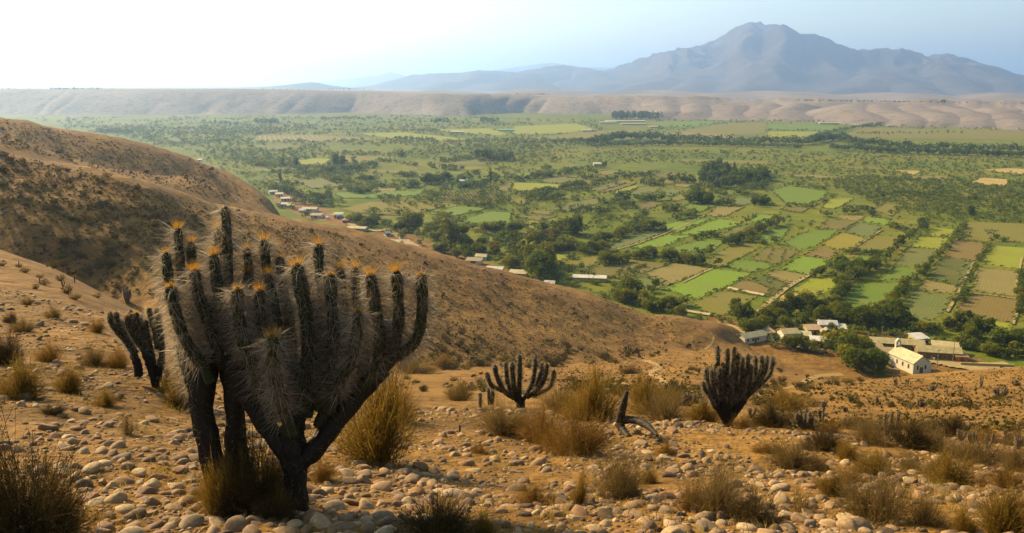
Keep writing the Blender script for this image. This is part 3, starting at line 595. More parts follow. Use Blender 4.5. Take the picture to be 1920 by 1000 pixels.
def row(zf, s, pts, h, n, place, kinds=('round', 'wide', 'open'), hue='green', jit=0.12):
    P = smooth_path(np.array([[*zf(*p), 0] for p in pts], float), n) if len(pts) > 1 else np.array([[*zf(*pts[0]), 0]])
    rr = random.Random(hash_(place))
    for k, q in enumerate(P):
        hh = h / s * rr.uniform(0.85, 1.3)
        if n > 2:
            nx = P[min(k + 1, n - 1)] if k < n - 1 else q
            for _ in range(3):
                f = rr.random(); tree(q[0] + (nx[0] - q[0]) * f + rr.gauss(0, .12) * hh, q[1] + (nx[1] - q[1]) * f + rr.gauss(0, .07) * hh, hh * rr.uniform(0.35, 0.8), rr.choice(('shrub', 'wide', 'round')), hue)
        tree(q[0] + rr.uniform(-1, 1) * hh * jit * 2, q[1] + rr.uniform(-1, 1) * hh * jit, hh, rr.choice(kinds), hue if rr.random() > 0.12 else 'dark', (place, k))
def px(x, y): return x, y
A = 3.571
row(za, A, [(250,690),(420,610),(490,560),(500,490),(600,430),(740,350)], 82, 19, 'up the broad hedge right of the sandy field', ('wide', 'round'))
row(za, A, [(750,330),(830,265),(900,200),(1000,130),(1050,105)], 62, 10, 'in the far half of the broad hedge', ('wide', 'round', 'open'))
row(za, A, [(770,640),(880,560),(920,480),(1040,410)], 70, 12, 'in the hedge left of the cabbage plot', ('wide', 'round'))
row(za, A, [(1060,370),(1170,260),(1240,180),(1300,100)], 46, 14, 'up the hedge left of the brown ploughed plot', ('round', 'wide'))
row(za, A, [(1270,610),(1320,540)], 55, 4, 'at the near end of the thin hedge', ('round',))
row(za, A, [(1350,470),(1410,340),(1450,270),(1520,170)], 40, 10, 'up the thin hedge right of the ploughed plot', ('round', 'tall'))
row(za, A, [(1695,690),(1705,560),(1695,420)], 75, 7, 'in the hedge along the right border', ('wide', 'round'))
row(za, A, [(460,380),(520,390),(600,375)], 88, 5, 'in the dark clump amid the plots', ('wide', 'round'), 'dark')
row(za, A, [(300,425),(350,415),(400,370)], 66, 4, 'in the small clump left of the dark one', ('wide', 'round'))
row(za, A, [(420,415),(490,425),(560,430)], 30, 5, 'in the low cross hedge', ('shrub',))
row(za, A, [(500,285),(560,270),(600,265)], 48, 3, 'beside the yellow plot corner', ('wide',))
row(za, A, [(650,275),(720,280),(780,290)], 42, 5, 'in the hedge right of the yellow plot', ('wide', 'shrub'))
row(za, A, [(110,690),(170,660),(230,660)], 125, 4, 'by the sandy field corner', ('tall', 'wide'))
row(za, A, [(290,700),(360,710),(430,700),(500,710)], 95, 6, 'behind the village roofs', ('wide', 'round'))
row(za, A, [(560,740),(640,765),(720,750)], 150, 5, 'in the large grove above the village', ('wide', 'round'))
row(za, A, [(780,760),(830,740),(860,720)], 165, 4, 'in the tall clump left of the cabbage plot foot', ('wide', 'tall'), 'dark')
row(za, A, [(930,770),(1000,790),(1070,790),(1140,800)], 75, 7, 'in the belt below the cabbage plot', ('round', 'wide'))
row(za, A, [(1190,780),(1260,770),(1310,760)], 95, 5, 'in the belt below the brown field', ('wide', 'tall'))
row(za, A, [(1340,850),(1420,800),(1480,810)], 105, 5, 'in the belt below the yellowish strip', ('wide', 'round'))
row(za, A, [(1280,900),(1360,910),(1440,930)], 80, 5, 'behind the long barn', ('wide', 'shrub'))
row(za, A, [(1510,900),(1590,880),(1660,890),(1720,870)], 135, 6, 'in the dark grove at the right border', ('wide', 'round'), 'dark')
row(za, A, [(1480,960),(1580,970),(1680,960),(1750,950)], 90, 6, 'in the front row at the right border', ('wide', 'shrub'))
row(px, 1, [(1575,668),(1592,690),(1612,694),(1640,697)], 46, 5, 'in the big grove left of the church', ('wide', 'round'))
row(px, 1, [(1560,655),(1585,664),(1610,668),(1630,676)], 42, 5, 'at the back of the grove left of the church', ('wide', 'round'))
row(px, 1, [(1448,650),(1478,655),(1505,655),(1520,660)], 24, 5, 'in front of the village roofs', ('round', 'wide'))
row(px, 1, [(1395,618),(1412,626),(1435,618),(1470,612),(1500,612)], 26, 6, 'along the upper village street', ('wide', 'round'))
row(px, 1, [(1537,640),(1556,628),(1595,640)], 20, 3, 'between the village roofs', ('round',))
row(px, 1, [(1718,652),(1733,650)], 16, 2, 'behind the church', ('round',))
row(zb, A, [(40,420),(70,330),(30,380),(0,330)], 170, 4, 'at the left corner of the tan field', ('tall', 'wide'))
row(zb, A, [(20,450),(100,470),(180,490),(240,510)], 75, 7, 'along the foot of the bare spur', ('wide', 'shrub'))
row(zb, A, [(300,540),(380,560),(460,575)], 110, 5, 'below the long white shed', ('wide', 'round'))
row(zb, A, [(395,540)], 120, 1, 'beside the long white shed', ('poplar',), 'lime')
row(zb, A, [(530,590),(600,600),(650,600),(680,560)], 125, 6, 'in front of the cabbage patch', ('wide', 'round'))
row(zb, A, [(740,620),(820,660),(900,640),(980,620)], 85, 8, 'in the thicket below the green strip', ('wide', 'shrub', 'round'))
row(zb, A, [(820,505)], 92, 1, 'standing alone at the cabbage patch corner', ('round',))
row(zb, A, [(1182,555)], 45, 1, 'standing alone on the green strip edge', ('round',))
row(zb, A, [(980,695),(1020,700)], 105, 2, 'over the white strip by the spur', ('wide',))
row(zb, A, [(1330,700),(1380,690),(1440,705)], 105, 4, 'by the bend of the village track', ('tall', 'wide'))
row(zb, A, [(1290,790),(1350,800),(1420,810),(1500,790)], 95, 6, 'at the top of the village', ('wide', 'round'))
row(zb, A, [(1540,705),(1590,700),(1650,720)], 85, 4, 'below the sandy field', ('wide', 'round'))
row(zb, A, [(450,350),(510,345),(560,335),(600,330)], 80, 5, 'in the clump left of the bare plot', ('wide', 'round'))
row(zb, A, [(640,305),(700,300),(760,295),(810,280)], 66, 6, 'in the clump behind the bare plot', ('wide', 'round'))
row(zb, A, [(880,315),(940,325),(1000,335),(1060,335),(1120,345)], 85, 7, 'in the long clump behind the tan plot', ('wide', 'round'), 'green')
row(zb, A, [(1085,290),(1130,290),(1180,270)], 62, 3, 'right behind the long clump', ('tall', 'round'))
row(zb, A, [(1225,355),(1255,350)], 50, 2, 'beside the olive coloured plot', ('round',))
row(zb, A, [(560,410),(590,385),(640,380),(680,395),(700,365),(745,360)], 26, 9, 'planted on the bare plot', ('shrub', 'round'))
row(zb, A, [(110,250),(180,235),(260,230),(330,250)], 80, 6, 'in the grove beyond the tan field', ('wide', 'round'))
row(zb, A, [(320,270)], 62, 1, 'at the lime plot corner', ('round',))
row(zb, A, [(370,270),(430,270),(480,250)], 76, 4, 'below the pale cabbage strip', ('wide', 'round'))
row(zb, A, [(380,200),(450,195),(520,180),(590,160)], 66, 7, 'left of the pale cabbage strip', ('wide', 'round'))
row(zb, A, [(640,135),(720,115),(800,110),(860,115)], 62, 7, 'behind the pale cabbage strip', ('wide', 'round'))
row(zb, A, [(880,120),(920,125)], 34, 2, 'on the bright strip edge', ('round',))
row(zb, A, [(1075,180),(1110,170),(1180,155),(1230,165)], 46, 6, 'in the hedge across the bright plots', ('round', 'shrub'))
row(zb, A, [(1290,215),(1350,200),(1420,175),(1500,130),(1600,90)], 72, 12, 'up the long hedge right of the bright plots', ('wide', 'round'))
row(zb, A, [(1440,195),(1490,195),(1540,210)], 44, 3, 'just below the long hedge', ('round',))
row(zb, A, [(1420,65),(1480,40)], 46, 2, 'at the upper bright plot corner', ('round',))
row(zb, A, [(1325,95),(1360,90)], 26, 2, 'low on the upper bright plot', ('round',))
row(zb, A, [(1610,205)], 55, 1, 'standing alone on the far green plot', ('wide',))
row(zb, A, [(1655,70)], 50, 1, 'alone by the grey green plot', ('round',))
row(zb, A, [(1700,40)], 34, 1, 'small by the grey green plot', ('round',))
row(zb, A, [(190,130),(240,140),(290,140)], 130, 4, 'in the tall grove over the grey thicket', ('tall', 'wide'))
row(zb, A, [(20,190),(80,190),(130,170)], 80, 4, 'in the bare grey thicket', ('open', 'round'), 'grey')
row(zb, A, [(10,120),(70,130),(130,130)], 60, 4, 'at the back of the bare grey thicket', ('open',), 'grey')
row(za, A, [(20,100),(90,70)], 48, 2, 'at the left of the pale green plots', ('round',))
row(za, A, [(40,205)], 60, 1, 'alone at the green plot corner', ('round',))
row(za, A, [(230,128),(280,108)], 44, 2, 'paired above the green plot', ('round',))
row(za, A, [(400,30)], 50, 1, 'shady beside the pale stubble plot', ('wide',))
row(za, A, [(820,100),(880,110),(940,130)], 44, 5, 'beyond the far end of the broad hedge', ('wide', 'shrub'))
row(za, A, [(1010,70),(1070,60)], 46, 3, 'behind the lime plot', ('wide',)); row(za, A, [(1330,180)], 50, 1, 'standing behind the ploughed plot', ('wide',))
row(za, A, [(1500,160),(1580,190)], 46, 3, 'at the far end of the thin hedge', ('wide',))
row(za, A, [(1290,110),(1285,50)], 44, 2, 'between the olive plots', ('tall',))
row(za, A, [(820,30),(860,10)], 50, 2, 'by the path to the river scrub', ('open',))
row(zd, 4, [(560,800),(640,800),(720,790),(780,815)], 60, 6, 'in the clump before the river scrub', ('wide', 'tall'))
row(zd, 4, [(440,830)], 62, 1, 'shady above the mixed plot', ('wide',)); row(zd, 4, [(480,690)], 56, 1, 'at the big green field corner', ('wide',))
row(zd, 4, [(1515,825)], 95, 1, 'tall and dark beside the river scrub', ('tall',), 'dark')
row(zd, 4, [(150,755),(220,745),(280,755),(340,765),(420,720)], 36, 7, 'along the near edge of the big green field', ('round', 'shrub'))
row(zd, 4, [(160,590),(250,600),(330,610),(420,620)], 36, 6, 'behind the big green field', ('wide', 'tall'))
row(zc, 4, [(1200,570),(1300,575),(1400,575),(1480,560)], 66, 8, 'in the front of the tall dark plantation', ('tall',), 'dark')
row(zc, 4, [(1500,600),(1560,610),(1640,600),(1740,590),(1840,570),(1920,560)], 90, 14, 'in the right front of the dark plantation', ('tall',), 'dark')
row(zc, 4, [(1420,520),(1500,500),(1530,490),(1620,520),(1720,540),(1860,530)], 95, 16, 'at the back of the dark plantation', ('tall', 'poplar'), 'dark')
row(zc, 4, [(1450,560),(1540,560),(1620,565),(1700,560),(1800,555)], 85, 10, 'in the middle of the dark plantation', ('tall',), 'dark')
row(zc, 4, [(1700,640),(1780,620),(1860,620),(1910,600)], 55, 7, 'right below the dark plantation', ('wide', 'round'))
row(zc, 4, [(1340,640),(1420,640),(1480,620),(1540,660),(1600,665)], 60, 7, 'left below the dark plantation', ('wide', 'round'))
row(zc, 4, [(1690,660),(1760,675),(1830,680)], 42, 5, 'behind the bluish plot', ('shrub', 'wide'))
row(zc, 4, [(1360,720),(1420,730),(1480,715)], 98, 4, 'in the big dark clump amid small plots', ('wide',), 'dark')
row(zc, 4, [(1540,735),(1600,740),(1655,735)], 48, 4, 'right of the big dark clump', ('round',))
row(zc, 4, [(1820,750),(1880,730),(1910,730)], 70, 4, 'behind the tan plot right side', ('wide', 'tall'), 'dark')
row(zc, 4, [(1455,838)], 36, 1, 'left on the small tan plot', ('round',)); row(zc, 4, [(1565,836)], 40, 1, 'right on the small tan plot', ('round',))
row(zc, 4, [(1485,775)], 32, 1, 'small behind the tan plot', ('round',))
row(zc, 4, [(1140,785),(1200,780),(1225,775)], 62, 4, 'in the leafy clump left of the green plot', ('wide',))
row(zc, 4, [(1230,850),(1300,840),(1370,810)], 66, 6, 'in the clump by the far bright plot', ('wide', 'round'))
row(zc, 4, [(880,940),(960,930),(1040,930),(1090,920)], 76, 6, 'at the head of the pale cabbage strip', ('wide', 'round'))
row(zc, 4, [(980,880),(920,860),(1000,830)], 50, 4, 'in the scattered clump amid the strips', ('round', 'wide'))
row(zc, 4, [(640,805),(690,800),(730,780)], 56, 4, 'in the small clump of the left strips', ('wide',))
row(zc, 4, [(460,790),(530,780),(580,770)], 48, 4, 'on the left strips', ('round',)); row(zc, 4, [(630,855)], 36, 1, 'small on the lower left strip', ('round',))
row(zc, 4, [(680,740),(760,725),(820,715)], 50, 5, 'left of the biggest midfield tree', ('round', 'wide'))
row(zc, 4, [(780,715),(880,705)], 66, 3, 'just left of the midfield grove', ('wide',), 'dark')
row(zc, 4, [(960,705),(1045,710),(1130,705)], 72, 4, 'in the midfield grove', ('wide', 'round'))
row(zc, 4, [(810,760),(860,760),(905,745)], 56, 4, 'before the midfield grove', ('wide',)); row(zc, 4, [(770,780)], 42, 1, 'alone on the midfield strip', ('round',))
row(zc, 4, [(340,815)], 38, 1, 'alone beside the brown patch', ('round',))
row(zc, 4, [(120,690),(200,695),(280,690),(370,690)], 60, 8, 'in the left orchard hedge', ('wide', 'round'))
row(zc, 4, [(60,660),(160,665),(260,640),(400,630),(560,635)], 44, 10, 'in the hedge under the lime field', ('round', 'shrub'))
row(zc, 4, [(390,625),(460,615),(540,600)], 52, 6, 'right of the lime field', ('wide', 'round'))
row(zc, 4, [(610,585),(680,570),(760,555)], 44, 5, 'right of the olive grey field', ('wide',)); row(zc, 4, [(785,600)], 40, 1, 'alone left of the far strips', ('round',))
row(zc, 4, [(720,610)], 28, 1, 'tiny on the far strip', ('round',)); row(zc, 4, [(1190,668)], 24, 1, 'tiny on the bluish strip', ('round',))
row(zc, 4, [(840,540),(900,530),(960,520),(1030,515)], 38, 7, 'in the far dark hedge', ('wide',), 'dark')
row(zc, 4, [(980,580),(1060,590),(1120,580)], 52, 4, 'amid the far strips', ('wide', 'round')); row(zc, 4, [(905,575)], 34, 1, 'single by the far strips', ('round',))
row(zc, 4, [(170,535),(230,530),(290,530)], 48, 5, 'in the dark clump left of the far field', ('wide',), 'dark')
row(zc, 4, [(310,520),(380,510),(460,490),(560,470),(680,460)], 44, 10, 'in the far mid hedge', ('wide', 'round'))
row(zc, 4, [(20,560),(60,555),(125,550)], 46, 4, 'at the small bright field', ('round',))
row(zc, 4, [(500,540),(560,545),(600,545)], 38, 4, 'on the far edge of the olive field', ('round',))
row(zc, 4, [(1060,500),(1100,500)], 36, 2, 'left of the plantation', ('wide',)); row(zc, 4, [(230,470),(280,470)], 44, 3, 'in the far left clump', ('wide',))
row(ze, 4, [(0,455),(60,455),(130,460),(190,455)], 45, 6, 'in the row before the hazy fields', ('wide', 'round'))
row(ze, 4, [(225,458)], 90, 1, 'left of two tall columns before the hazy fields', ('poplar',), 'dark'); row(ze, 4, [(290,458)], 92, 1, 'right of two tall columns before the hazy fields', ('tall',), 'dark')
row(ze, 4, [(500,495),(540,495),(580,490),(680,495),(720,480),(780,480),(840,470),(900,455)], 56, 11, 'in the dark hedge in mid valley', ('wide', 'round'), 'dark')
row(ze, 4, [(590,440),(610,445),(640,440)], 80, 3, 'in the tall airy clump in mid valley', ('tall',)); row(ze, 4, [(725,435)], 58, 1, 'slender beside the airy clump', ('tall',))
row(ze, 4, [(1095,395)], 76, 1, 'big and solitary in mid valley', ('tall',), 'dark')
row(ze, 4, [(920,415),(1000,418)], 28, 4, 'in the short far hedge', ('round',)); row(ze, 4, [(1040,420),(1120,440),(1200,445)], 32, 6, 'right of the solitary mid valley tree', ('round',))
row(ze, 4, [(1300,450),(1350,470),(1440,475),(1540,475)], 44, 8, 'left of the tall far row', ('wide', 'round'))
row(ze, 4, [(1660,400),(1700,400),(1760,402),(1830,402),(1900,400)], 72, 12, 'in the tall far row', ('poplar', 'tall'))
row(ze, 4, [(1390,415),(1500,405),(1600,395)], 36, 8, 'in the low far row', ('wide',))
row(ze, 4, [(1080,525),(1120,525),(1165,525)], 46, 4, 'in the little mid valley clump', ('wide',)); row(ze, 4, [(790,560),(830,560),(870,560)], 54, 4, 'in the clump by the pale strip', ('wide', 'round'))
row(ze, 4, [(1255,585),(1320,580),(1380,575),(1450,570)], 78, 7, 'in the dense dark grove', ('wide', 'round'), 'dark')
row(ze, 4, [(1510,575),(1540,570)], 60, 2, 'right of the dense dark grove', ('tall',)); row(ze, 4, [(1590,578)], 86, 1, 'columnar right of the dense grove', ('poplar',))
row(ze, 4, [(1520,625),(1590,615),(1660,605),(1720,600)], 62, 6, 'in the grove beside the orchard', ('wide', 'round'), 'dark'); row(ze, 4, [(1772,592)], 115, 1, 'tallest column beside the orchard', ('poplar',), 'dark')
row(ze, 4, [(1818,588)], 58, 1, 'round beside the tallest column', ('round',), 'dark'); row(ze, 4, [(1665,535)], 52, 1, 'round behind the orchard grove', ('round',))
row(ze, 4, [(695,645),(760,650),(840,650)], 62, 5, 'in the clump above the ochre field', ('wide', 'round')); row(ze, 4, [(910,662)], 48, 1, 'alone right of that clump', ('round',))
row(ze, 4, [(945,708),(985,705)], 48, 2, 'paired at the ochre field edge', ('round', 'wide')); row(ze, 4, [(1145,632)], 42, 1, 'dark and round left of the orchard', ('round',), 'dark')
row(ze, 4, [(1330,652),(1385,650)], 42, 2, 'on the left of the orchard', ('wide',)); row(ze, 4, [(210,592),(260,592),(310,590)], 38, 4, 'near the hillside houses', ('wide',))
row(ze, 4, [(190,582)], 95, 1, 'columnar near the hillside houses', ('poplar',), 'dark')
row(ze, 4, [(90,625),(180,640),(250,660),(310,690),(400,700),(480,710),(560,700)], 68, 13, 'in the belt behind the hillside houses', ('wide', 'round'))
row(ze, 4, [(300,730),(380,735),(450,740),(520,750),(560,745)], 60, 7, 'in the second belt by the hillside houses', ('wide', 'round'))
row(ze, 4, [(610,752)], 82, 1, 'leafy at the ochre field corner', ('wide',)); row(ze, 4, [(550,560),(590,570),(650,560),(690,570)], 50, 5, 'left of the pale strip', ('wide', 'round'))
row(ze, 4, [(900,600),(960,605),(1040,600)], 34, 6, 'in the low hedge of the pale strip', ('shrub',)); row(ze, 4, [(1090,600),(1160,610),(1210,600)], 56, 4, 'left of the dense grove', ('wide',))
row(ze, 4, [(1560,745),(1640,750),(1740,755),(1775,745),(1850,730),(1900,720)], 42, 7, 'along the near orchard edge', ('round',))
row(ze, 4, [(330,500),(400,520),(460,520)], 40, 5, 'by the hazy plot', ('round',)); row(ze, 4, [(100,490),(140,500),(230,500)], 30, 4, 'by the first hazy plot', ('round',))
B4 = 3.31
def z4(x, y): return 480 + x / B4, 320 + y / B4
row(z4, B4, [(600,320),(650,340),(700,355),(735,335)], 75, 5, 'beside the dirt road roofs', ('wide', 'round'))
row(z4, B4, [(870,375),(920,385),(970,390)], 78, 4, 'where the dirt road begins', ('wide', 'round')); row(z4, B4, [(1000,375),(1040,380)], 140, 2, 'towering over the dirt road', ('tall', 'wide'))
row(z4, B4, [(1075,400),(1110,415),(1150,360),(1180,355)], 85, 5, 'right of the towering pair', ('wide', 'round'))
row(z4, B4, [(1130,420),(1200,445),(1240,430)], 90, 4, 'below the green meadow', ('wide',)); row(z4, B4, [(1230,480),(1280,485)], 180, 2, 'tallest in the roadside belt', ('tall',))
row(z4, B4, [(1320,495),(1350,500),(1400,525),(1310,525)], 90, 5, 'after the tallest roadside pair', ('wide', 'round'))
row(z4, B4, [(1440,385),(1490,385),(1560,385),(1600,390)], 70, 5, 'left of the grey thicket', ('wide', 'round')); row(z4, B4, [(1500,460),(1560,460),(1610,440)], 80, 4, 'olive and leafy below the grey thicket', ('wide', 'open'), 'grey')
row(z4, B4, [(1475,535),(1500,530)], 88, 2, 'yellow leaved by the roadside', ('open',), 'lime'); row(z4, B4, [(1540,590),(1590,615),(1630,600)], 85, 4, 'behind the lower roadside roofs', ('wide', 'round'))
row(z4, B4, [(1640,540),(1680,520),(1600,530)], 80, 4, 'in the middle of the roadside belt', ('wide',)); row(z4, B4, [(1710,470),(1760,475),(1810,470)], 90, 5, 'bare in the grey thicket front', ('open',), 'grey')
row(z4, B4, [(1830,510),(1880,510),(1910,490)], 72, 4, 'right of the grey thicket front', ('wide', 'round')); row(z4, B4, [(1740,665),(1780,670)], 180, 2, 'huge at the end of the roadside belt', ('tall', 'wide'), 'dark')
row(z4, B4, [(1690,685),(1720,690),(1800,700),(1850,710),(1900,725)], 60, 6, 'low at the end of the roadside belt', ('wide', 'shrub'))
row(z4, B4, [(1440,605)], 46, 1, 'round between the roadside roofs', ('round',)); row(z4, B4, [(1240,545),(1180,530),(1150,520)], 58, 4, 'left of the roadside roofs', ('wide', 'shrub'))
row(z4, B4, [(1090,505),(1020,470)], 44, 2, 'just right of the dirt road', ('round',)); row(z4, B4, [(770,442)], 52, 1, 'olive yellow left of the dirt road', ('wide',), 'lime')
row(z4, B4, [(420,340),(455,355),(500,362),(530,360)], 52, 6, 'below the hillside houses', ('wide', 'round')); row(z4, B4, [(305,305),(240,240),(150,235)], 40, 3, 'small by the hillside houses', ('round',))
rr = random.Random(5)
def inpoly(u, v, P):
    c = False; n = len(P)
    for a in range(n):
        (x1, y1), (x2, y2) = P[a], P[(a + 1) % n]
        if (y1 > v) != (y2 > v) and u < (x2 - x1) * (v - y1) / (y2 - y1) + x1: c = not c
    return c
FPOLY = [[zf(*p) for p in pts] for zf, k, pts in FIELDS if k not in ('ochre', 'ground')]
FBB = [(min(p[0] for p in P), max(p[0] for p in P), min(p[1] for p in P), max(p[1] for p in P)) for P in FPOLY]
def in_field(u, v):
    return any(b[0] <= u <= b[1] and b[2] <= v <= b[3] and inpoly(u, v, P) for P, b in zip(FPOLY, FBB))
def scatter(P, n, h0, h1, kinds, avoid=True, hue='green', clump=0.0, cs=30.0):
    us = [p[0] for p in P]; vs = [p[1] for p in P]; k = 0; t = 0
    while k < n and t < n * 30:
        t += 1; u = rr.uniform(min(us), max(us)); v = rr.uniform(min(vs), max(vs))
        if not inpoly(u, v, P) or (avoid and in_field(u, v)): continue
        if clump:
            g = gnd(u, v)
            if float(fbm(np.array([g[0] / (cs * 3)]), np.array([g[1] / (cs * 6)]), 3, 77)[0]) < rr.uniform(-0.6, 0.6) * (1 - clump) - 0.05 + 0.15 * clump: continue
        tree(u, v, rr.uniform(h0, h1), rr.choice(kinds), hue if rr.random() > 0.15 else 'dark'); k += 1
# scattered bush and woodland further off
scatter([(1120,282),(1960,288),(1960,420),(1760,400),(1580,360),(1450,335),(1250,305),(1120,310)], 3000, 2.8, 5.8, ('shrub', 'wide', 'round'), clump=0.0)
scatter([(1560,330),(1960,345),(1960,440),(1780,420),(1640,385),(1560,352)], 1100, 4.5, 8.5, ('shrub', 'wide'))
scatter([(640,262),(1120,262),(1130,318),(980,330),(800,300),(640,290)], 1500, 3, 6, ('shrub', 'wide'), clump=0.15)
scatter([(150,240),(640,236),(700,290),(640,360),(540,330),(420,300),(260,262)], 1700, 2.8, 7, ('shrub', 'wide', 'round'), clump=0.15)
scatter([(60,224),(300,232),(440,250),(560,330),(500,372),(380,300),(200,255)], 700, 2.6, 6.5, ('shrub', 'wide', 'round'), clump=0.1)
scatter([(120,222),(700,218),(1000,222),(1130,228),(1130,262),(120,250)], 1500, 2, 5, ('shrub', 'wide'), clump=0.2)
scatter([(1230,226),(1960,244),(1960,262),(1560,256),(1230,244)], 160, 2.5, 5, ('shrub', 'round'))
scatter([(520,300),(760,330),(980,320),(1120,320),(1250,335),(1200,430),(1000,440),(860,420),(700,380),(560,350)], 1000, 4, 10, ('shrub', 'round', 'wide'))
scatter([(650,395),(900,410),(1100,450),(1250,560),(1120,560),(960,500),(800,470),(690,430)], 240, 8, 17, ('shrub', 'wide'))
scatter([(1130,560),(1330,600),(1480,600),(1900,640),(1960,660),(1700,650),(1500,640),(1400,620),(1250,590)], 170, 7, 15, ('shrub', 'wide'))
scatter([(1050,430),(1480,340),(1900,420),(1900,600),(1500,600),(1250,560)], 260, 3, 7, ('shrub', 'round'))
for P_, n_, h0_, h1_, k_ in (([(1100,274),(1175,262),(1300,268),(1500,272),(1560,264),(1660,278),(1925,288)], 210, 11, 19, ('wide', 'round')), ([(1110,276),(1300,274),(1500,278)], 90, 8, 14, ('wide',)), ([(1560,282),(1750,290),(1960,296)], 110, 10, 16, ('wide', 'round')),
        ([(1148,224),(1190,224),(1238,224)], 60, 11, 16, ('tall', 'poplar')), ([(1520,265),(1560,250),(1620,240),(1650,236)], 40, 5, 9, ('wide',)), ([(1610,252),(1680,252),(1800,250)], 20, 4, 7, ('wide',)),
        ([(605,246),(760,246),(820,247)], 60, 4, 6, ('wide',)), ([(740,262),(815,264)], 34, 5, 8, ('wide', 'tall')), ([(960,272),(1060,268),(1100,266)], 40, 5, 9, ('wide', 'round')), ([(1200,250),(1270,240),(1400,230),(1500,226)], 50, 3, 5, ('wide',)), ([(1240,228),(1500,229),(1580,232),(1660,238)], 60, 3, 5, ('wide',)),
        ([(480,232),(520,233)], 22, 7, 11, ('tall',)), ([(380,232),(460,236)], 20, 5, 8, ('tall', 'wide')), ([(600,225),(700,224)], 40, 4, 7, ('wide',)), ([(810,232),(840,232)], 10, 7, 10, ('tall',)), ([(900,230),(930,230)], 12, 7, 10, ('tall',)), ([(180,250),(248,250)], 30, 6, 9, ('wide', 'tall')),
        ([(1630,375),(1700,365),(1760,372),(1860,380)], 30, 8, 13, ('wide', 'shrub'))):
    Q = smooth_path(np.array([[*p, 0] for p in P_], float), n_)
    for q in Q: tree(q[0] + rr.uniform(-3, 3), q[1] + rr.uniform(-1.2, 1.2), rr.uniform(h0_, h1_), rr.choice(k_), 'dark' if rr.random() < 0.7 else 'green')
for a in range(15):                            # orchard in rows
    for b_ in range(30):
        u, v = 772 + b_ * 6.6 + a * 1.5, 361 + a * 1.75 + b_ * 0.05
        if inpoly(u, v, [ze(*p) for p in [(1200,690),(1340,650),(1800,640),(1900,690),(1640,755)]]): tree(u + rr.uniform(-1, 1), v + rr.uniform(-.3, .3), rr.uniform(4, 5.6), 'round', 'green')
# individuals: those that show largest; the rest as one mass
cand = []
for t in TREES:
    p = hit(t[0], t[1])
    if p is None or on_hill(p): continue
    cand.append((t, gnd(t[0], t[1])))
named = [c for c in cand if c[0][5]]
named.sort(key=lambda c: -c[0][2]); keep = named[:296]; rest = named[296:] + [c for c in cand if not c[0][5]]
KW = {('round', 'green'): 'round green tree', ('wide', 'green'): 'spreading green tree', ('open', 'green'): 'loose crowned green tree', ('tall', 'green'): 'tall green tree', ('poplar', 'green'): 'slim columnar tree', ('shrub', 'green'): 'low bushy tree',
      ('round', 'dark'): 'round dark tree', ('wide', 'dark'): 'spreading dark tree', ('open', 'dark'): 'loose dark tree', ('tall', 'dark'): 'tall dark tree', ('poplar', 'dark'): 'dark columnar tree', ('shrub', 'dark'): 'low dark bushy tree'}
cnt = {}
for t, p in keep: cnt[t[5][0]] = cnt.get(t[5][0], 0) + 1
rank = {}
for t, p in sorted(keep, key=lambda c: c[0][0]):
    rank.setdefault(t[5][0], 0); rank[t[5][0]] += 1; t.append(rank[t[5][0]])
for t, p in keep:
    u, v, h, kind, hue, place, rk = t
    var = random.randrange(3); V, F = tree_proto(kind, var); hm = h * pxm(p) * 1.04
    if (kind, var, hue) not in CROWN_ME:
        CROWN_ME[kind, var, hue] = mesh_np('crown', V, F); CROWN_ME[kind, var, hue].materials.append(LEAF[hue])
    kw = KW.get((kind, hue), {'lime': 'yellow leaved tree', 'grey': 'bare grey brown tree'}.get(hue, 'tree'))
    lab = f'{kw} {place[0]}' if cnt[place[0]] == 1 else f'{kw} {place[0]}, {ORD[rk - 1]} from left'
    e = empty('poplar_tree' if kind == 'poplar' else 'broadleaf_tree', (p[0], p[1], 0), random.uniform(0, 6.28), label=lab, category='tree', group='trees of the valley farmland')
    s = hm * random.uniform(0.95, 1.12); e.scale = (s * random.uniform(0.9, 1.2), s, hm)
    obj('trunk', TRUNKS[kind, var], BARK, e); obj('crown', CROWN_ME[kind, var, hue], None, e)
MASS = varied('leaves of the wooded mass', [(0.0, (0.052, 0.076, 0.016)), (0.25, (0.078, 0.104, 0.02)), (0.5, (0.118, 0.142, 0.03)), (0.75, (0.155, 0.17, 0.04)), (1.0, (0.185, 0.182, 0.05))], 'vary', 0.8, 0.38)
LOW = {(k, i): crown(k, 500 + i * 7 + hash_(k), 20, {'poplar': 0.09, 'shrub': 0.18}.get(k, 0.15)) for k in LOBES for i in range(4)}
MID = {(k, i): crown(k, 600 + i * 7 + hash_(k), 58, {'poplar': 0.06, 'shrub': 0.115}.get(k, 0.092)) for k in LOBES for i in range(4)}
VV, VA = [], []
for t, p in rest:
    hm = t[2] * pxm(p) * 1.2; V, _ = (MID if t[2] > 7.5 else LOW)[t[3], random.randrange(4)]
    a = random.uniform(0, 6.28); ca, sa = math.cos(a), math.sin(a); sx = hm * random.uniform(0.95, 1.5)
    W = np.column_stack([(V[:, 0] * ca - V[:, 1] * sa) * sx + p[0], (V[:, 0] * sa + V[:, 1] * ca) * sx + p[1], V[:, 2] * hm])
    VV.append(W); base = (random.betavariate(2, 2) * 0.75 + (0.25 if t[3] == 'shrub' else 0.0)) if t[4] != 'dark' else random.uniform(0, 0.3)
    VA.append(np.clip(base + rng.normal(0, 0.07, len(V) // 4).repeat(4), 0, 1))
VV = np.vstack(VV)
obj('woodland', mesh_np('woodland', VV, np.arange(len(VV)).reshape(-1, 4), attr=np.concatenate(VA)), MASS, kind='stuff', label='scattered bush, orchard rows and distant woods covering the valley floor', category='woodland')
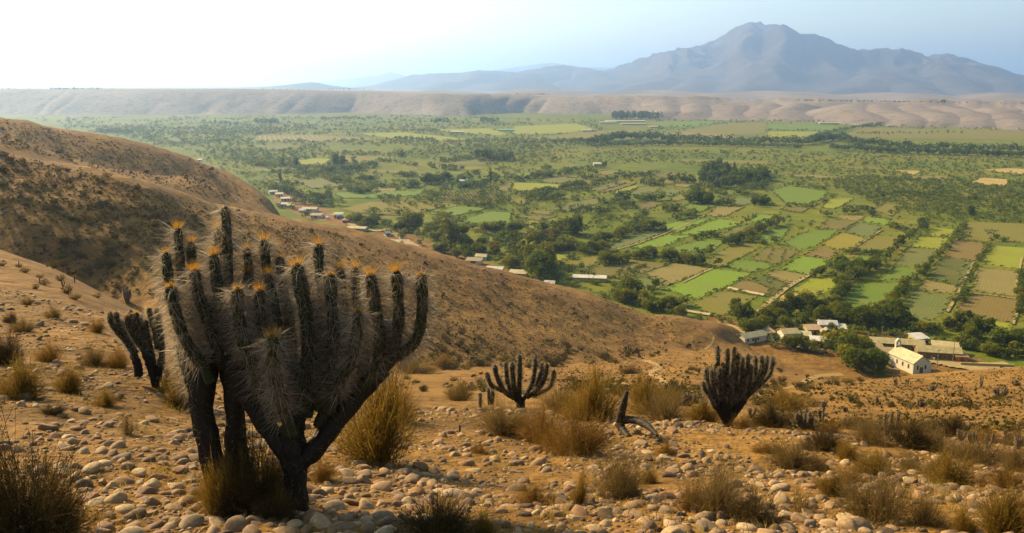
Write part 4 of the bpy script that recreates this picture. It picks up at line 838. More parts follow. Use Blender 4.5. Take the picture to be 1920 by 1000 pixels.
# ragged grass and weeds along the margins of the nearer plots
TU = crown('shrub', 801, 7, 0.32)[0]; VV, VA = [], []
for P in FPOLY:
    if max(q[1] for q in P) < 330: continue
    for a in range(len(P)):
        A_, B_ = np.array(gnd(*P[a])), np.array(gnd(*P[(a + 1) % len(P)])); L = np.linalg.norm(B_ - A_); k = int(L / 2.4)
        if L > 160: continue
        for q in range(k):
            c = A_ + (B_ - A_) * (q + rr.random()) / k + np.array([rr.gauss(0, .7), rr.gauss(0, .9), 0]); h = rr.uniform(.35, 1.1) * (1 if rr.random() < .85 else 2.0)
            VV.append(TU * (h * 1.6, h * 1.6, h) + (c[0], c[1], 0.35)); VA.append(np.full(len(TU), rr.betavariate(2, 1.6)))
VV = np.vstack(VV)
obj('field_margins', mesh_np('field_margins', VV, np.arange(len(VV)).reshape(-1, 4), attr=np.concatenate(VA)), MASS, kind='stuff', label='weeds and low growth along the edges of the plots', category='weeds')
# tiny trees along the rims of the far terraces
VV, VA = [], []
def rim(u0, u1, vf, n, h0, h1, Yf):
    for _ in range(n):
        u = rr.uniform(u0, u1); Y = Yf * rr.uniform(0.98, 1.1); p = at(u, vf(u), Y); h = rr.uniform(h0, h1) * pxm(p) * 1.1
        V, _f = LOW[rr.choice(('wide', 'round', 'tall')), rr.randrange(4)]
        VV.append(np.column_stack([V[:, 0] * h * 1.3 + p[0], V[:, 1] * h * 1.3 + p[1], V[:, 2] * h + p[2] - 0.3 * h])); VA.append(np.full(len(V), rr.uniform(0, 0.5)))
rim(0, 700, lambda u: 168.0, 150, 1, 3, 3460); rim(95, 190, lambda u: 167.6, 44, 3, 6, 3440); rim(0, 60, lambda u: 167.6, 6, 3, 4, 3440)
rim(900, 1030, lambda u: 177.5, 50, 1.5, 3, 3560); rim(1480, 1920, lambda u: 188.5 + (u - 1480) * .014, 150, 2, 4.2, 2780); rim(1240, 1480, lambda u: 183 + (u - 1240) * .02, 30, 1, 2.5, 3120); rim(1768, 1772, lambda u: 192, 2, 8, 10, 2600)
VV = np.vstack(VV)
obj('terrace_woods', mesh_np('terrace_woods', VV, np.arange(len(VV)).reshape(-1, 4), attr=np.concatenate(VA)), MASS, kind='stuff', label='tiny dark trees strung along the rim of the far terraces', category='woods')

# ------------------------------------------------------------------ village houses, church, sheds, poles
WALLS = {k: plain('wall ' + k, [(0.3, tuple(0.8 * x for x in c)), (0.7, c)], 1.2, 0.9) for k, c in dict(white=(0.58, 0.52, 0.42), adobe=(0.17, 0.11, 0.06), cream=(0.42, 0.33, 0.22), brick=(0.36, 0.15, 0.08), dark=(0.14, 0.09, 0.06)).items()}
def roof_mat(name, c):
    m, nt, b = new_mat('roof ' + name); co = coords(nt, 'Object'); wv = nt.nodes.new('ShaderNodeTexWave'); wv.inputs['Scale'].default_value = 1.3; nt.links.new(co, wv.inputs['Vector'])
    f = nz(nt, co, 0.55, 5, 0.7); col = ramp(nt, f, [(0.32, tuple(0.62 * x for x in c)), (0.55, c), (0.75, tuple(min(0.85, 1.15 * x) for x in c))])
    nt.links.new(mix(nt, 0.35, col, mix(nt, wv.outputs['Fac'], (0.6, 0.6, 0.6), (1.1, 1.1, 1.1)), 'MULTIPLY'), b.inputs['Base Color']); b.inputs['Roughness'].default_value = 0.6
    return m
ROOFS = {k: roof_mat(k, c) for k, c in dict(white=(0.58, 0.50, 0.38), cream=(0.44, 0.34, 0.21), tan=(0.30, 0.205, 0.115), grey=(0.42, 0.36, 0.28), rust=(0.33, 0.17, 0.09), green=(0.15, 0.34, 0.22), pink=(0.38, 0.25, 0.17)).items()}
DOOR = plain('plank door', [(0.3, (0.09, 0.05, 0.03)), (0.7, (0.15, 0.09, 0.05))], 3); PANE = plain('window glass', [(0.3, (0.03, 0.035, 0.04)), (0.7, (0.05, 0.055, 0.06))], 2, 0.15, spec=0.5)
def house(u, v, L, W, H, rz, roof, wall, label, kind='gable', rise=1.2, windows=2, name='house', lift=0.0):
    p = gnd(u, v); z0 = 0.0
    e = empty(name, (p[0], p[1], z0), math.radians(rz), label=label, category='house' if name == 'house' else name.split('_')[-1], group='buildings of the valley villages')
    wl = MB(); l, w_ = L / 2, W / 2
    if kind == 'gable':
        wl.poly([(-l, -w_, -.3), (l, -w_, -.3), (l, w_, -.3), (-l, w_, -.3), (-l, -w_, H), (l, -w_, H), (l, w_, H), (-l, w_, H), (-l, 0, H + rise), (l, 0, H + rise)],
                [(0, 1, 5, 4), (2, 3, 7, 6), (1, 2, 6, 9, 5), (3, 0, 4, 8, 7), (3, 2, 1, 0)])
        rf = MB(); o, t = 0.45, 0.14; k = rise / w_
        for s in (-1, 1):
            y1 = s * (w_ + o); z1 = H - o * k + 0.03
            a = [(-l - o, 0, H + rise + .03), (l + o, 0, H + rise + .03), (l + o, y1, z1), (-l - o, y1, z1)]; b_ = [(x, y, z + t) for x, y, z in a]
            f = [(0, 1, 2, 3), (7, 6, 5, 4), (0, 4, 5, 1), (1, 5, 6, 2), (2, 6, 7, 3), (3, 7, 4, 0)]
            rf.poly(a + b_, f if s > 0 else [q[::-1] for q in f])
    else:                                      # lean-to
        z2 = H + rise
        wl.poly([(-l, -w_, -.3), (l, -w_, -.3), (l, w_, -.3), (-l, w_, -.3), (-l, -w_, H), (l, -w_, H), (l, w_, z2), (-l, w_, z2)], [(0, 1, 5, 4), (1, 2, 6, 5), (2, 3, 7, 6), (3, 0, 4, 7), (3, 2, 1, 0)])
        k = rise / W; o = 0.4; rf = MB(); a = [(-l - o, -w_ - o, H - o * k + .03), (l + o, -w_ - o, H - o * k + .03), (l + o, w_ + o, z2 + o * k + .03), (-l - o, w_ + o, z2 + o * k + .03)]
        rf.poly(a + [(x, y, z + .13) for x, y, z in a], [(3, 2, 1, 0), (4, 5, 6, 7), (0, 1, 5, 4), (1, 2, 6, 5), (2, 3, 7, 6), (3, 0, 4, 7)])
    wl.build('wall', WALLS[wall], e); rf.build('roof', ROOFS[roof], e)
    d = MB().box(-.5, .5, -w_ - .06, -w_ + .02, 0, min(2.0, H - .15)).build('door', DOOR, e)
    MB().box(.32, .4, -w_ - .12, -w_ - .06, .95, 1.05).build('handle', PANE, d)
    if windows:
        xs = np.linspace(-l * .72, l * .72, windows + 1 + (windows + 1) % 2); xs = [x for x in xs if abs(x) > 0.9][:windows + 1]
        for x in xs:
            f = MB().box(x - .55, x + .55, -w_ - .07, -w_ + .02, .9, min(2.0, H - .2)).build('window', WALLS['cream'], e)
            MB().box(x - .45, x + .45, -w_ - .09, -w_ - .04, 1.0, min(1.9, H - .3)).build('pane', PANE, f)
    return e
house(1408, 640, 11, 5, 2.6, 28, 'grey', 'white', 'long grey roofed house at the left end of the village street')
house(1434, 632, 6, 5, 2.4, 15, 'pink', 'cream', 'small pinkish roofed house under the trees at the village left end', 'lean', 0.6, 1)
house(1477, 636, 6.5, 6, 3.2, 8, 'cream', 'white', 'cream gable roofed house in the middle of the left village roofs')
house(1502, 638, 7, 4.5, 2.5, -12, 'grey', 'cream', 'low grey roofed house right of the cream gable house', 'lean', 0.5, 1)
house(1523, 627, 6, 5, 2.6, 5, 'pink', 'cream', 'pink brown lean-to roofed house left of the white double roof', 'lean', 0.7, 1)
house(1550, 620, 7, 5.5, 3.2, -8, 'white', 'white', 'white roofed house at the back of the village under dark trees')
house(1570, 624, 6, 5, 2.4, -10, 'white', 'cream', 'lower white roof joined right of the back white house', 'lean', 0.6, 1)
house(1549, 637, 3.5, 4, 3.4, 80, 'tan', 'dark', 'dark brown narrow gable end between the village roofs', windows=0)
house(1569, 638, 7, 5, 2.7, -12, 'tan', 'adobe', 'tan roofed adobe house left of the big grove')
house(1539, 648, 8, 5, 2.4, -14, 'white', 'white', 'bright white flat roofed house in front of the village', 'lean', 0.5)
house(1567, 651, 4, 4, 2.2, -14, 'white', 'white', 'tiny white roofed shed at the left edge of the grove', 'lean', 0.4, 0)
house(1680, 655, 19, 5.5, 3.0, -14, 'cream', 'adobe', 'long cream roofed row house behind the church', 'gable', 1.3, 4)
house(1721, 645, 5.5, 5, 2.8, 12, 'white', 'cream', 'small white roofed house behind the long row house', 'lean', 0.8, 1)
house(1757, 671, 15, 6, 3.0, -13, 'cream', 'adobe', 'long brown walled barn right of the church', 'gable', 1.5, 3, 'long_barn')
house(1771, 661, 9, 5, 2.6, -20, 'cream', 'adobe', 'cream roofed wing behind the long brown barn', 'lean', 0.9, 1)
house(1664, 674, 7, 6, 2.8, -8, 'tan', 'white', 'tan roofed white house touching the church on the left', 'lean', 0.8, 1)
house(1640, 664, 5, 5, 3.0, -10, 'tan', 'adobe', 'brown walled shed between the grove and the church', 'lean', 0.5, 0)
house(1801, 678, 4, 3, 2.2, -10, 'rust', 'brick', 'small rusty brick hut at the barn right end', 'lean', 0.4, 0)
# middle village along the foot of the hill
for a in [(512, 364, 9, 7, 3, 20, 'white', 'white', 'white roofed house highest up the hill foot'), (524, 369, 8, 6, 3, 10, 'grey', 'white', 'grey white house second from the top of hill foot village'),
          (536, 377, 9, 7, 3, 5, 'white', 'cream', 'white roofed house with cream walls above the white pair'), (532, 388, 8, 6, 3, 0, 'white', 'white', 'left one of two small white roofed houses on hill foot'),
          (544, 390, 6, 5, 2.6, 8, 'grey', 'white', 'right one of two small white roofed houses on hill foot'), (582, 397, 15, 8, 3, -8, 'cream', 'white', 'wide cream roofed house in the hill foot village'),
          (568, 399, 6, 5, 2.5, 0, 'white', 'white', 'small white shed left of the wide cream roof'), (594, 409, 10, 7, 2.8, -5, 'tan', 'white', 'tan roofed house left of the parked truck'),
          (603, 407, 5, 4, 2.4, -5, 'green', 'white', 'small green roofed porch beside the tan roofed house'), (635, 409, 8, 6, 3.6, 5, 'grey', 'cream', 'grey roofed two window house by the road start'),
          (650, 418, 6, 5, 2.6, -10, 'rust', 'brick', 'red brick hut beside the dirt road'), (671, 433, 17, 8, 2.6, -14, 'cream', 'cream', 'largest pale roof where the dirt road begins'),
          (671, 415, 4, 4, 2.2, 0, 'white', 'white', 'tiny white shed behind the red brick hut'), (726, 443, 4, 4, 2.8, 40, 'white', 'white', 'small white gabled hut left of the dirt road'),
          (741, 459, 8, 4, 2.2, -10, 'grey', 'white', 'narrow grey roof just below the white gabled hut'), (766, 467, 8, 5, 2.4, -15, 'tan', 'cream', 'tan roof peeping over the spur beside the road end'),
          (889, 495, 11, 6, 2.6, -12, 'tan', 'white', 'tan roofed house at the upper end of the roadside belt'), (902, 487, 8, 5, 2.4, -10, 'grey', 'white', 'grey roof behind the upper tan roofed house'),
          (929, 511, 11, 6, 2.8, -14, 'white', 'white', 'bright white roofed house lower down the roadside belt'), (972, 519, 12, 6, 2.6, -16, 'grey', 'cream', 'grey roofed house lowest in the roadside belt'),
          (1031, 537, 6, 4, 2.4, -14, 'white', 'white', 'tiny white hut almost hidden behind the spur')]:
    a = (a[0], a[1], a[2] * .8, a[3] * .8, a[4] * .85) + a[5:]
    house(*a[:8], a[8], 'lean' if a[6] in ('grey', 'tan') else 'gable', 0.9, 2)
house(1105, 527, 17, 4, 2.0, -9, 'white', 'cream', 'long white roofed shed at the edge of the fields', 'lean', 0.6, 0, 'farm_shed')
house(1120, 311, 10, 7, 3, 0, 'white', 'white', 'lone white farmhouse far across the green plots', 'lean', 0.6, 1)
house(870, 344, 9, 6, 3, 0, 'white', 'white', 'lone white farmhouse before the dense dark grove', 'lean', 0.8, 1)
house(375, 303, 5, 4, 2.4, 0, 'white', 'white', 'white hut on the shoulder of the left ridge', 'lean', 0.8, 1)
for a in [(1172, 230, 150, 24, 7, 'long white packing hall by the tall tree row'), (1140, 232, 60, 18, 6, 'pale shed left of the long white packing hall'), (1188, 234.5, 90, 20, 6, 'second white hall in front of the packing hall'), (1104, 247, 40, 14, 5, 'white farm shed left before the packing halls'),
          (1226, 240, 30, 14, 5, 'small pale farm shed right before the packing halls'), (1556, 233, 80, 14, 5, 'pale farm sheds under the terrace slope'), (857, 250, 40, 16, 5, 'white farm buildings beside the far yellow field'), (950, 246, 50, 18, 5, 'green white sheds in the far yellow field')]:
    house(a[0], a[1], a[2] * .72, a[3] * .7, a[4] * .6, 0, 'green' if 'green' in a[5] else 'grey', 'cream', a[5], 'lean', 1.2, 0, 'farm_shed')
# cloth tunnels on the fields
for (u0, v0), (u1, v1), lab in (((1366, 542), (1434, 556), 'white cloth covered crop row in the olive field'), ((1246, 578), (1332, 593), 'white cloth covered crop row near the spur foot')):
    a, b_ = np.array(gnd(u0, v0)), np.array(gnd(u1, v1)); d = b_ - a; L = np.linalg.norm(d); n_ = int(L / 1.5); V = []
    for q in range(n_ + 1):
        c = a + d * q / n_; hh = 0.55 + 0.15 * random.random()
        for th in np.linspace(0, math.pi, 7): V.append((c[0] - d[1] / L * math.cos(th) * 1.1, c[1] + d[0] / L * math.cos(th) * 1.1, math.sin(th) * hh + .5))
    i = np.arange(n_)[:, None] * 7; j = np.arange(6)[None, :]
    obj('row_cover', mesh_np('row_cover', np.array(V), np.stack([i + j, i + 7 + j, i + 8 + j, i + j + 1], -1).reshape(-1, 4), smooth=True), ROOFS['cream'], label=lab, category='row cover')
# church: nave, near gable end, bell gable over the far end of the ridge
p = gnd(1703, 691); ch = empty('church', (p[0], p[1], 0), math.radians(15), label='white village church with metal roof and small bell gable', category='church')
l, w_, H, R = 6.5, 3.4, 4.2, 2.4                # nave runs away from the camera (local +Y)
MB().poly([(-w_, -l, -.3), (w_, -l, -.3), (w_, l, -.3), (-w_, l, -.3), (-w_, -l, H), (w_, -l, H), (w_, l, H), (-w_, l, H), (0, -l, H + R), (0, l, H + R)],
          [(0, 1, 5, 8, 4), (1, 2, 6, 5), (2, 3, 7, 9, 6), (3, 0, 4, 7)]).build('wall', WALLS['white'], ch)
rf = MB()
for s in (-1, 1):
    k = R / w_; o = .35; a = [(0, -l - o, H + R + .03), (0, l + o, H + R + .03), (s * (w_ + o), l + o, H - o * k + .03), (s * (w_ + o), -l - o, H - o * k + .03)]
    rf.poly(a + [(x, y, z + .12) for x, y, z in a], [(0, 1, 2, 3), (7, 6, 5, 4), (0, 4, 5, 1), (1, 5, 6, 2), (2, 6, 7, 3), (3, 7, 4, 0)] if s < 0 else [q[::-1] for q in [(0, 1, 2, 3), (7, 6, 5, 4), (0, 4, 5, 1), (1, 5, 6, 2), (2, 6, 7, 3), (3, 7, 4, 0)]])
ro = rf.build('roof', ROOFS['grey'], ch)
for q in range(9): MB().box(-.06, .06, -.1, .1, 0, 0.1).build('seam', ROOFS['white'], ro).location = (0, -l + q * 1.6, H + R + .16)
bt = MB(); zt = H + R - .6
for x in (-0.75, 0.75): bt.box(x - .28, x + .28, l - .4, l + .4, zt - 3, zt + 2.1)
bt.box(-1.03, 1.03, l - .4, l + .4, zt + 2.1, zt + 2.5); bt.poly([(-1.03, l - .4, zt + 2.5), (1.03, l - .4, zt + 2.5), (1.03, l + .4, zt + 2.5), (-1.03, l + .4, zt + 2.5), (0, l - .4, zt + 3.5), (0, l + .4, zt + 3.5)], [(0, 1, 4), (2, 3, 5), (1, 2, 5, 4), (3, 0, 4, 5)]); bt.box(-.47, .47, l - .39, l + .39, zt - 3, zt + .9)
tw = bt.build('bell_gable', WALLS['white'], ch)
V, F = tube([(0, l, zt + 1.9), (0, l, zt + 1.7), (0, l, zt + 1.3), (0, l, zt + 1.15)], [.08, .2, .26, .34], 10); MB().raw(V, list(F[0]) + list(F[1]) + list(F[2])).build('bell', DOOR, tw)
MB().box(-.06, .06, l - .06, l + .06, zt + 3.45, zt + 4.5).box(-.3, .3, l - .05, l + .05, zt + 3.98, zt + 4.12).build('cross', DOOR, tw)
for x in (-1.6, 1.6): 
    f = MB().box(x - .4, x + .4, -l - .06, -l + .02, 1.6, 3.2).build('window', WALLS['cream'], ch); MB().box(x - .3, x + .3, -l - .08, -l - .04, 1.7, 3.1).build('pane', PANE, f)
d = MB().box(-.7, .7, -l - .07, -l + .02, 0, 2.5).build('door', DOOR, ch); MB().box(.5, .6, -l - .14, -l - .07, 1.1, 1.25).build('handle', PANE, d)
for y in (-4, -1, 2):
    f = MB().box(w_ - .02, w_ + .06, y - .4, y + .4, 1.6, 3.2).build('window', WALLS['cream'], ch); MB().box(w_ + .03, w_ + .09, y - .3, y + .3, 1.7, 3.1).build('pane', PANE, f)
    f = MB().box(-w_ - .06, -w_ + .02, y - .4, y + .4, 1.6, 3.2).build('window', WALLS['cream'], ch); MB().box(-w_ - .09, -w_ - .03, y - .3, y + .3, 1.7, 3.1).build('pane', PANE, f)
MB().box(w_, w_ + .9, -l + .3, -l + 1.1, 0, 3.6).build('buttress', WALLS['white'], ch)
# adobe yard walls
for (u0, v0), (u1, v1), lab in (((1724, 664), (1752, 678), 'pale yard wall in front of the long barn'), ((1640, 694), (1688, 700), 'low pale wall before the church'), ((1800, 686), (1900, 690), 'low wall on the road right of the barn')):
    a, b_ = np.array(gnd(u0, v0)), np.array(gnd(u1, v1)); d = b_ - a; L = np.linalg.norm(d[:2])
    o = MB().box(0, L, -.2, .2, -.2, 1.2).box(-.02, L + .02, -.26, .26, 1.2, 1.32).build('yard_wall', WALLS['cream'], label=lab, category='wall'); o.location = (a[0], a[1], 0); o.rotation_euler = (0, 0, math.atan2(d[1], d[0]))
WOODP = plain('weathered pole wood', [(0.3, (0.15, 0.11, 0.08)), (0.7, (0.24, 0.19, 0.14))], 4)
for u, v, h, lab in ((1652, 648, 8, 'utility pole at the left end of the long row house'), (1663, 652, 7, 'utility pole in front of the long row house'), (1757, 690, 7, 'utility pole in the plaza right of the church'), (1786, 680, 9, 'utility pole at the right end of the barn'), (719, 432, 8, 'utility pole at the upper end of the dirt road'), (752, 452, 8, 'utility pole beside the middle of the dirt road'), (1490, 618, 7, 'utility pole behind the left village roofs')):
    p = gnd(u, v); e = empty('utility_pole', p, 0.3, label=lab, category='pole', group='utility poles of the villages')
    V, F = tube([(0, 0, -.2), (0, 0, h)], [.14, .09], 8); MB().raw(V, list(F[0]) + list(F[2])).build('post', WOODP, e); MB().box(-.9, .9, -.06, .06, h - .6, h - .45).build('crossarm', WOODP, e)
# a truck and a car by the hill-foot village
def vehicle(u, v, rz, col, lab, truck):
    p = gnd(u, v); e = empty('parked_truck' if truck else 'parked_car', (p[0], p[1], .5), math.radians(rz), label=lab, category='truck' if truck else 'car')
    pm = plain('paint ' + lab, [(0.3, tuple(.9 * c for c in col)), (0.7, col)], 2, 0.35, spec=0.5); L = 5.6 if truck else 4.2
    b_ = MB().box(-L / 2, L / 2, -.9, .9, .45, 1.05)
    if truck: b_.box(-L / 2, .6, -.95, .95, 1.05, 2.5)
    b_.build('body', pm, e)
    x0, x1 = (.9, 2.4) if truck else (-1.2, 1.0)
    cab = MB().poly([(x0, -.8, 1.05), (x1, -.8, 1.05), (x1, .8, 1.05), (x0, .8, 1.05), (x0 + .2, -.7, 1.65 + .5 * truck), (x1 - .5, -.7, 1.65 + .5 * truck), (x1 - .5, .7, 1.65 + .5 * truck), (x0 + .2, .7, 1.65 + .5 * truck)], [(4, 5, 6, 7), (0, 1, 5, 4), (1, 2, 6, 5), (2, 3, 7, 6), (3, 0, 4, 7)]).build('cab', pm, e)
    MB().poly([(x1 + .01, -.65, 1.12), (x1 + .01, .65, 1.12), (x1 - .45, .6, 1.6 + .5 * truck), (x1 - .45, -.6, 1.6 + .5 * truck)], [(0, 1, 2, 3)]).build('windscreen', PANE, cab)
    for x in (-L / 2 + .9, L / 2 - .9):
        for y in (-.92, .92):
            V, F = tube([(x, y - .1, .38), (x, y + .1, .38)], [.38, .38], 14); MB().raw(V, list(F[0]) + list(F[1]) + list(F[2])).build('wheel', PANE, e)
vehicle(638, 411, 30, (0.06, 0.12, 0.3), 'blue truck parked before the grey roofed house', True)
vehicle(614, 411, 80, (0.75, 0.75, 0.75), 'white car parked beside the green porch', False)

# ------------------------------------------------------------------ cacti
def cactus_mat(name, a, b2, sc):
    m, nt, b = new_mat(name); co = coords(nt, 'World'); f = nz(nt, co, sc, 5, 0.7)
    nt.links.new(ramp(nt, f, [(0.3, a), (0.7, b2)]), b.inputs['Base Color']); b.inputs['Roughness'].default_value = 0.7; b.inputs['Specular IOR Level'].default_value = 0.2
    bump(nt, b, nz(nt, co, sc * 3, 4), 0.5, 0.01); return m
SKIN = cactus_mat('cactus skin', (0.016, 0.018, 0.008), (0.034, 0.034, 0.015), 30)
CORK = cactus_mat('corky cactus trunk', (0.008, 0.006, 0.004), (0.022, 0.014, 0.009), 25)
DEADC = cactus_mat('dead cactus', (0.02, 0.014, 0.010), (0.05, 0.032, 0.02), 25)
SPINE = varied('grey spines', [(0.0, (0.11, 0.078, 0.04)), (0.5, (0.31, 0.235, 0.14)), (0.85, (0.48, 0.39, 0.26)), (1.0, (0.75, 0.68, 0.55))], 'vary', 0.5, 0.6, tint=False)
TUFT = varied('orange crown spines', [(0.0, (0.32, 0.13, 0.015)), (0.6, (0.48, 0.23, 0.03)), (1.0, (0.49, 0.32, 0.10))], 'vary', 0.6, 0.6)
def needles(base, d, L, wid, r, droop=0.12):
    n = len(base); s = np.cross(d, r.normal(size=(n, 3))); s /= np.linalg.norm(s, axis=1)[:, None] + 1e-9
    g = np.array([0, 0, -1.0]); W = wid[:, None]; mid = base + d * (L * 0.55)[:, None] + g * (droop * L * 0.25)[:, None]; tip = base + d * L[:, None] + g * (droop * L)[:, None]
    V = np.stack([base - s * W, base + s * W, mid - s * W * 0.75, mid + s * W * 0.75, tip], 1).reshape(-1, 3)
    k = np.arange(n)[:, None] * 5
    F = np.vstack([k + np.array([0, 1, 3]), k + np.array([0, 3, 2]), k + np.array([2, 3, 4])])
    return V, F
def arm_geo(pts, r0, seed, ribs=11, spine=0.085, dens=1.0, wid=0.0011, tuft=True, bare_from=0.8, n=44, tmul=1.0):
    """pts from tip to base in world space"""
    r = np.random.default_rng(seed); P = smooth_path(pts, n)
    L = np.concatenate([[0], np.cumsum(np.linalg.norm(np.diff(P, axis=0), axis=1))]); tot = L[-1]
    R = r0 * np.clip(np.sqrt(np.clip(1 - (1 - np.clip(L / (r0 * 1.6), 0, 1)) ** 2, 0.02, 1)), 0.12, 1) * (1 + 0.05 * np.sin(L / tot * 19 + seed) + 0.05 * np.sin(L / tot * 43 + seed * 3) + r.normal(0, 0.025, n))
    V, F = tube(P, R, ribs * 2, 0.80)
    T, N, B = frames(P)
    na = int(tot / 0.018 * ribs * dens); s = r.uniform(0, 1, na) ** 1.15 * tot * bare_from
    i = np.clip(np.searchsorted(L, s), 0, n - 1); th = (r.integers(0, ribs, na) * 2) * math.pi / ribs + r.normal(0, 0.06, na)
    out = np.cos(th)[:, None] * N[i] + np.sin(th)[:, None] * B[i]
    base = P[i] + out * (R[i] * 0.97)[:, None]
    per = 5; base = base.repeat(per, 0); out = out.repeat(per, 0); tg = T[i].repeat(per, 0); lat = np.cross(out, tg); m = len(base)
    d = out * r.uniform(0.35, 1.0, m)[:, None] + tg * r.normal(0.10, 0.42, m)[:, None] + lat * r.normal(0, 0.45, m)[:, None]; d /= np.linalg.norm(d, axis=1)[:, None]
    Ln = spine * r.beta(2, 1.8, m) * 1.5 + 0.008
    SV, SF = needles(base, d, Ln, wid * r.uniform(0.6, 1.2, m), r)
    va = np.clip(r.beta(2, 2.5, m) + (r.random(m) > 0.97) * 0.5, 0, 1).repeat(5)
    out_t = None
    if tuft:
        tmul = tmul * (0.45 if seed % 3 == 0 else r.uniform(0.75, 1.05)); k = 260; up = -T[0] * 0.7 + np.array([0, 0, 0.4]); a = r.uniform(0, 6.28, k); c = r.uniform(0, 1, k) ** 0.6 * 0.85
        d = up[None, :] * 1.0 + (np.cos(a) * c)[:, None] * N[0] + (np.sin(a) * c)[:, None] * B[0]; d /= np.linalg.norm(d, axis=1)[:, None]
        b0 = P[1][None, :] + (np.cos(a) * c)[:, None] * N[0] * r0 * 0.7 + (np.sin(a) * c)[:, None] * B[0] * r0 * 0.7
        TV, TF = needles(b0, d, tmul * spine * r.beta(2, 2.6, k) * 1.25, np.full(k, wid * 0.36), r, 0.02); out_t = (TV, TF, r.random(k).repeat(5))
    return (V, F), (SV, SF, va), out_t
def add_arm(e, pts, r0, seed, loc, tuft=True, **kw):
    body, sp_, tf = arm_geo(np.array(pts) - np.array(loc), r0, seed, tuft=tuft, **kw)
    a = obj('arm', mesh_np('arm', body[0], body[1], smooth=True), SKIN, e)
    obj('spines', mesh_np('spines', sp_[0], sp_[1], attr=sp_[2]), SPINE, a)['kind'] = 'stuff'
    if tf: obj('tuft', mesh_np('tuft', tf[0], tf[1], attr=tf[2]), TUFT, a)['kind'] = 'stuff'
    return a
def add_stem(e, pts, R, loc, m, name='stem', seed=0, spines=0):
    P = smooth_path(np.array(pts) - np.array(loc), 30); rr_ = np.interp(np.linspace(0, 1, 30), np.linspace(0, 1, len(R)), R)
    r = np.random.default_rng(seed); rr_ = rr_ * (1 + 0.06 * np.sin(np.arange(30) * 1.1 + seed) + r.normal(0, 0.025, 30))
    V, F = tube(P, rr_, 20, 0.8); o = obj(name, mesh_np(name, V, F, smooth=True), m, e)
    if spines:
        T, N, B = frames(P); i = r.integers(0, 30, spines); th = r.uniform(0, 6.28, spines); out = np.cos(th)[:, None] * N[i] + np.sin(th)[:, None] * B[i]
        d = out + r.normal(0, 0.5, (spines, 3)); d /= np.linalg.norm(d, axis=1)[:, None]
        SV, SF = needles(P[i] + out * rr_[i][:, None] * 0.95, d, r.uniform(0.02, 0.055, spines), np.full(spines, 0.0009), r)
        obj('spines', mesh_np('spines', SV, SF, attr=r.uniform(0, 0.5, spines).repeat(5)), SPINE, o)['kind'] = 'stuff'
    return o
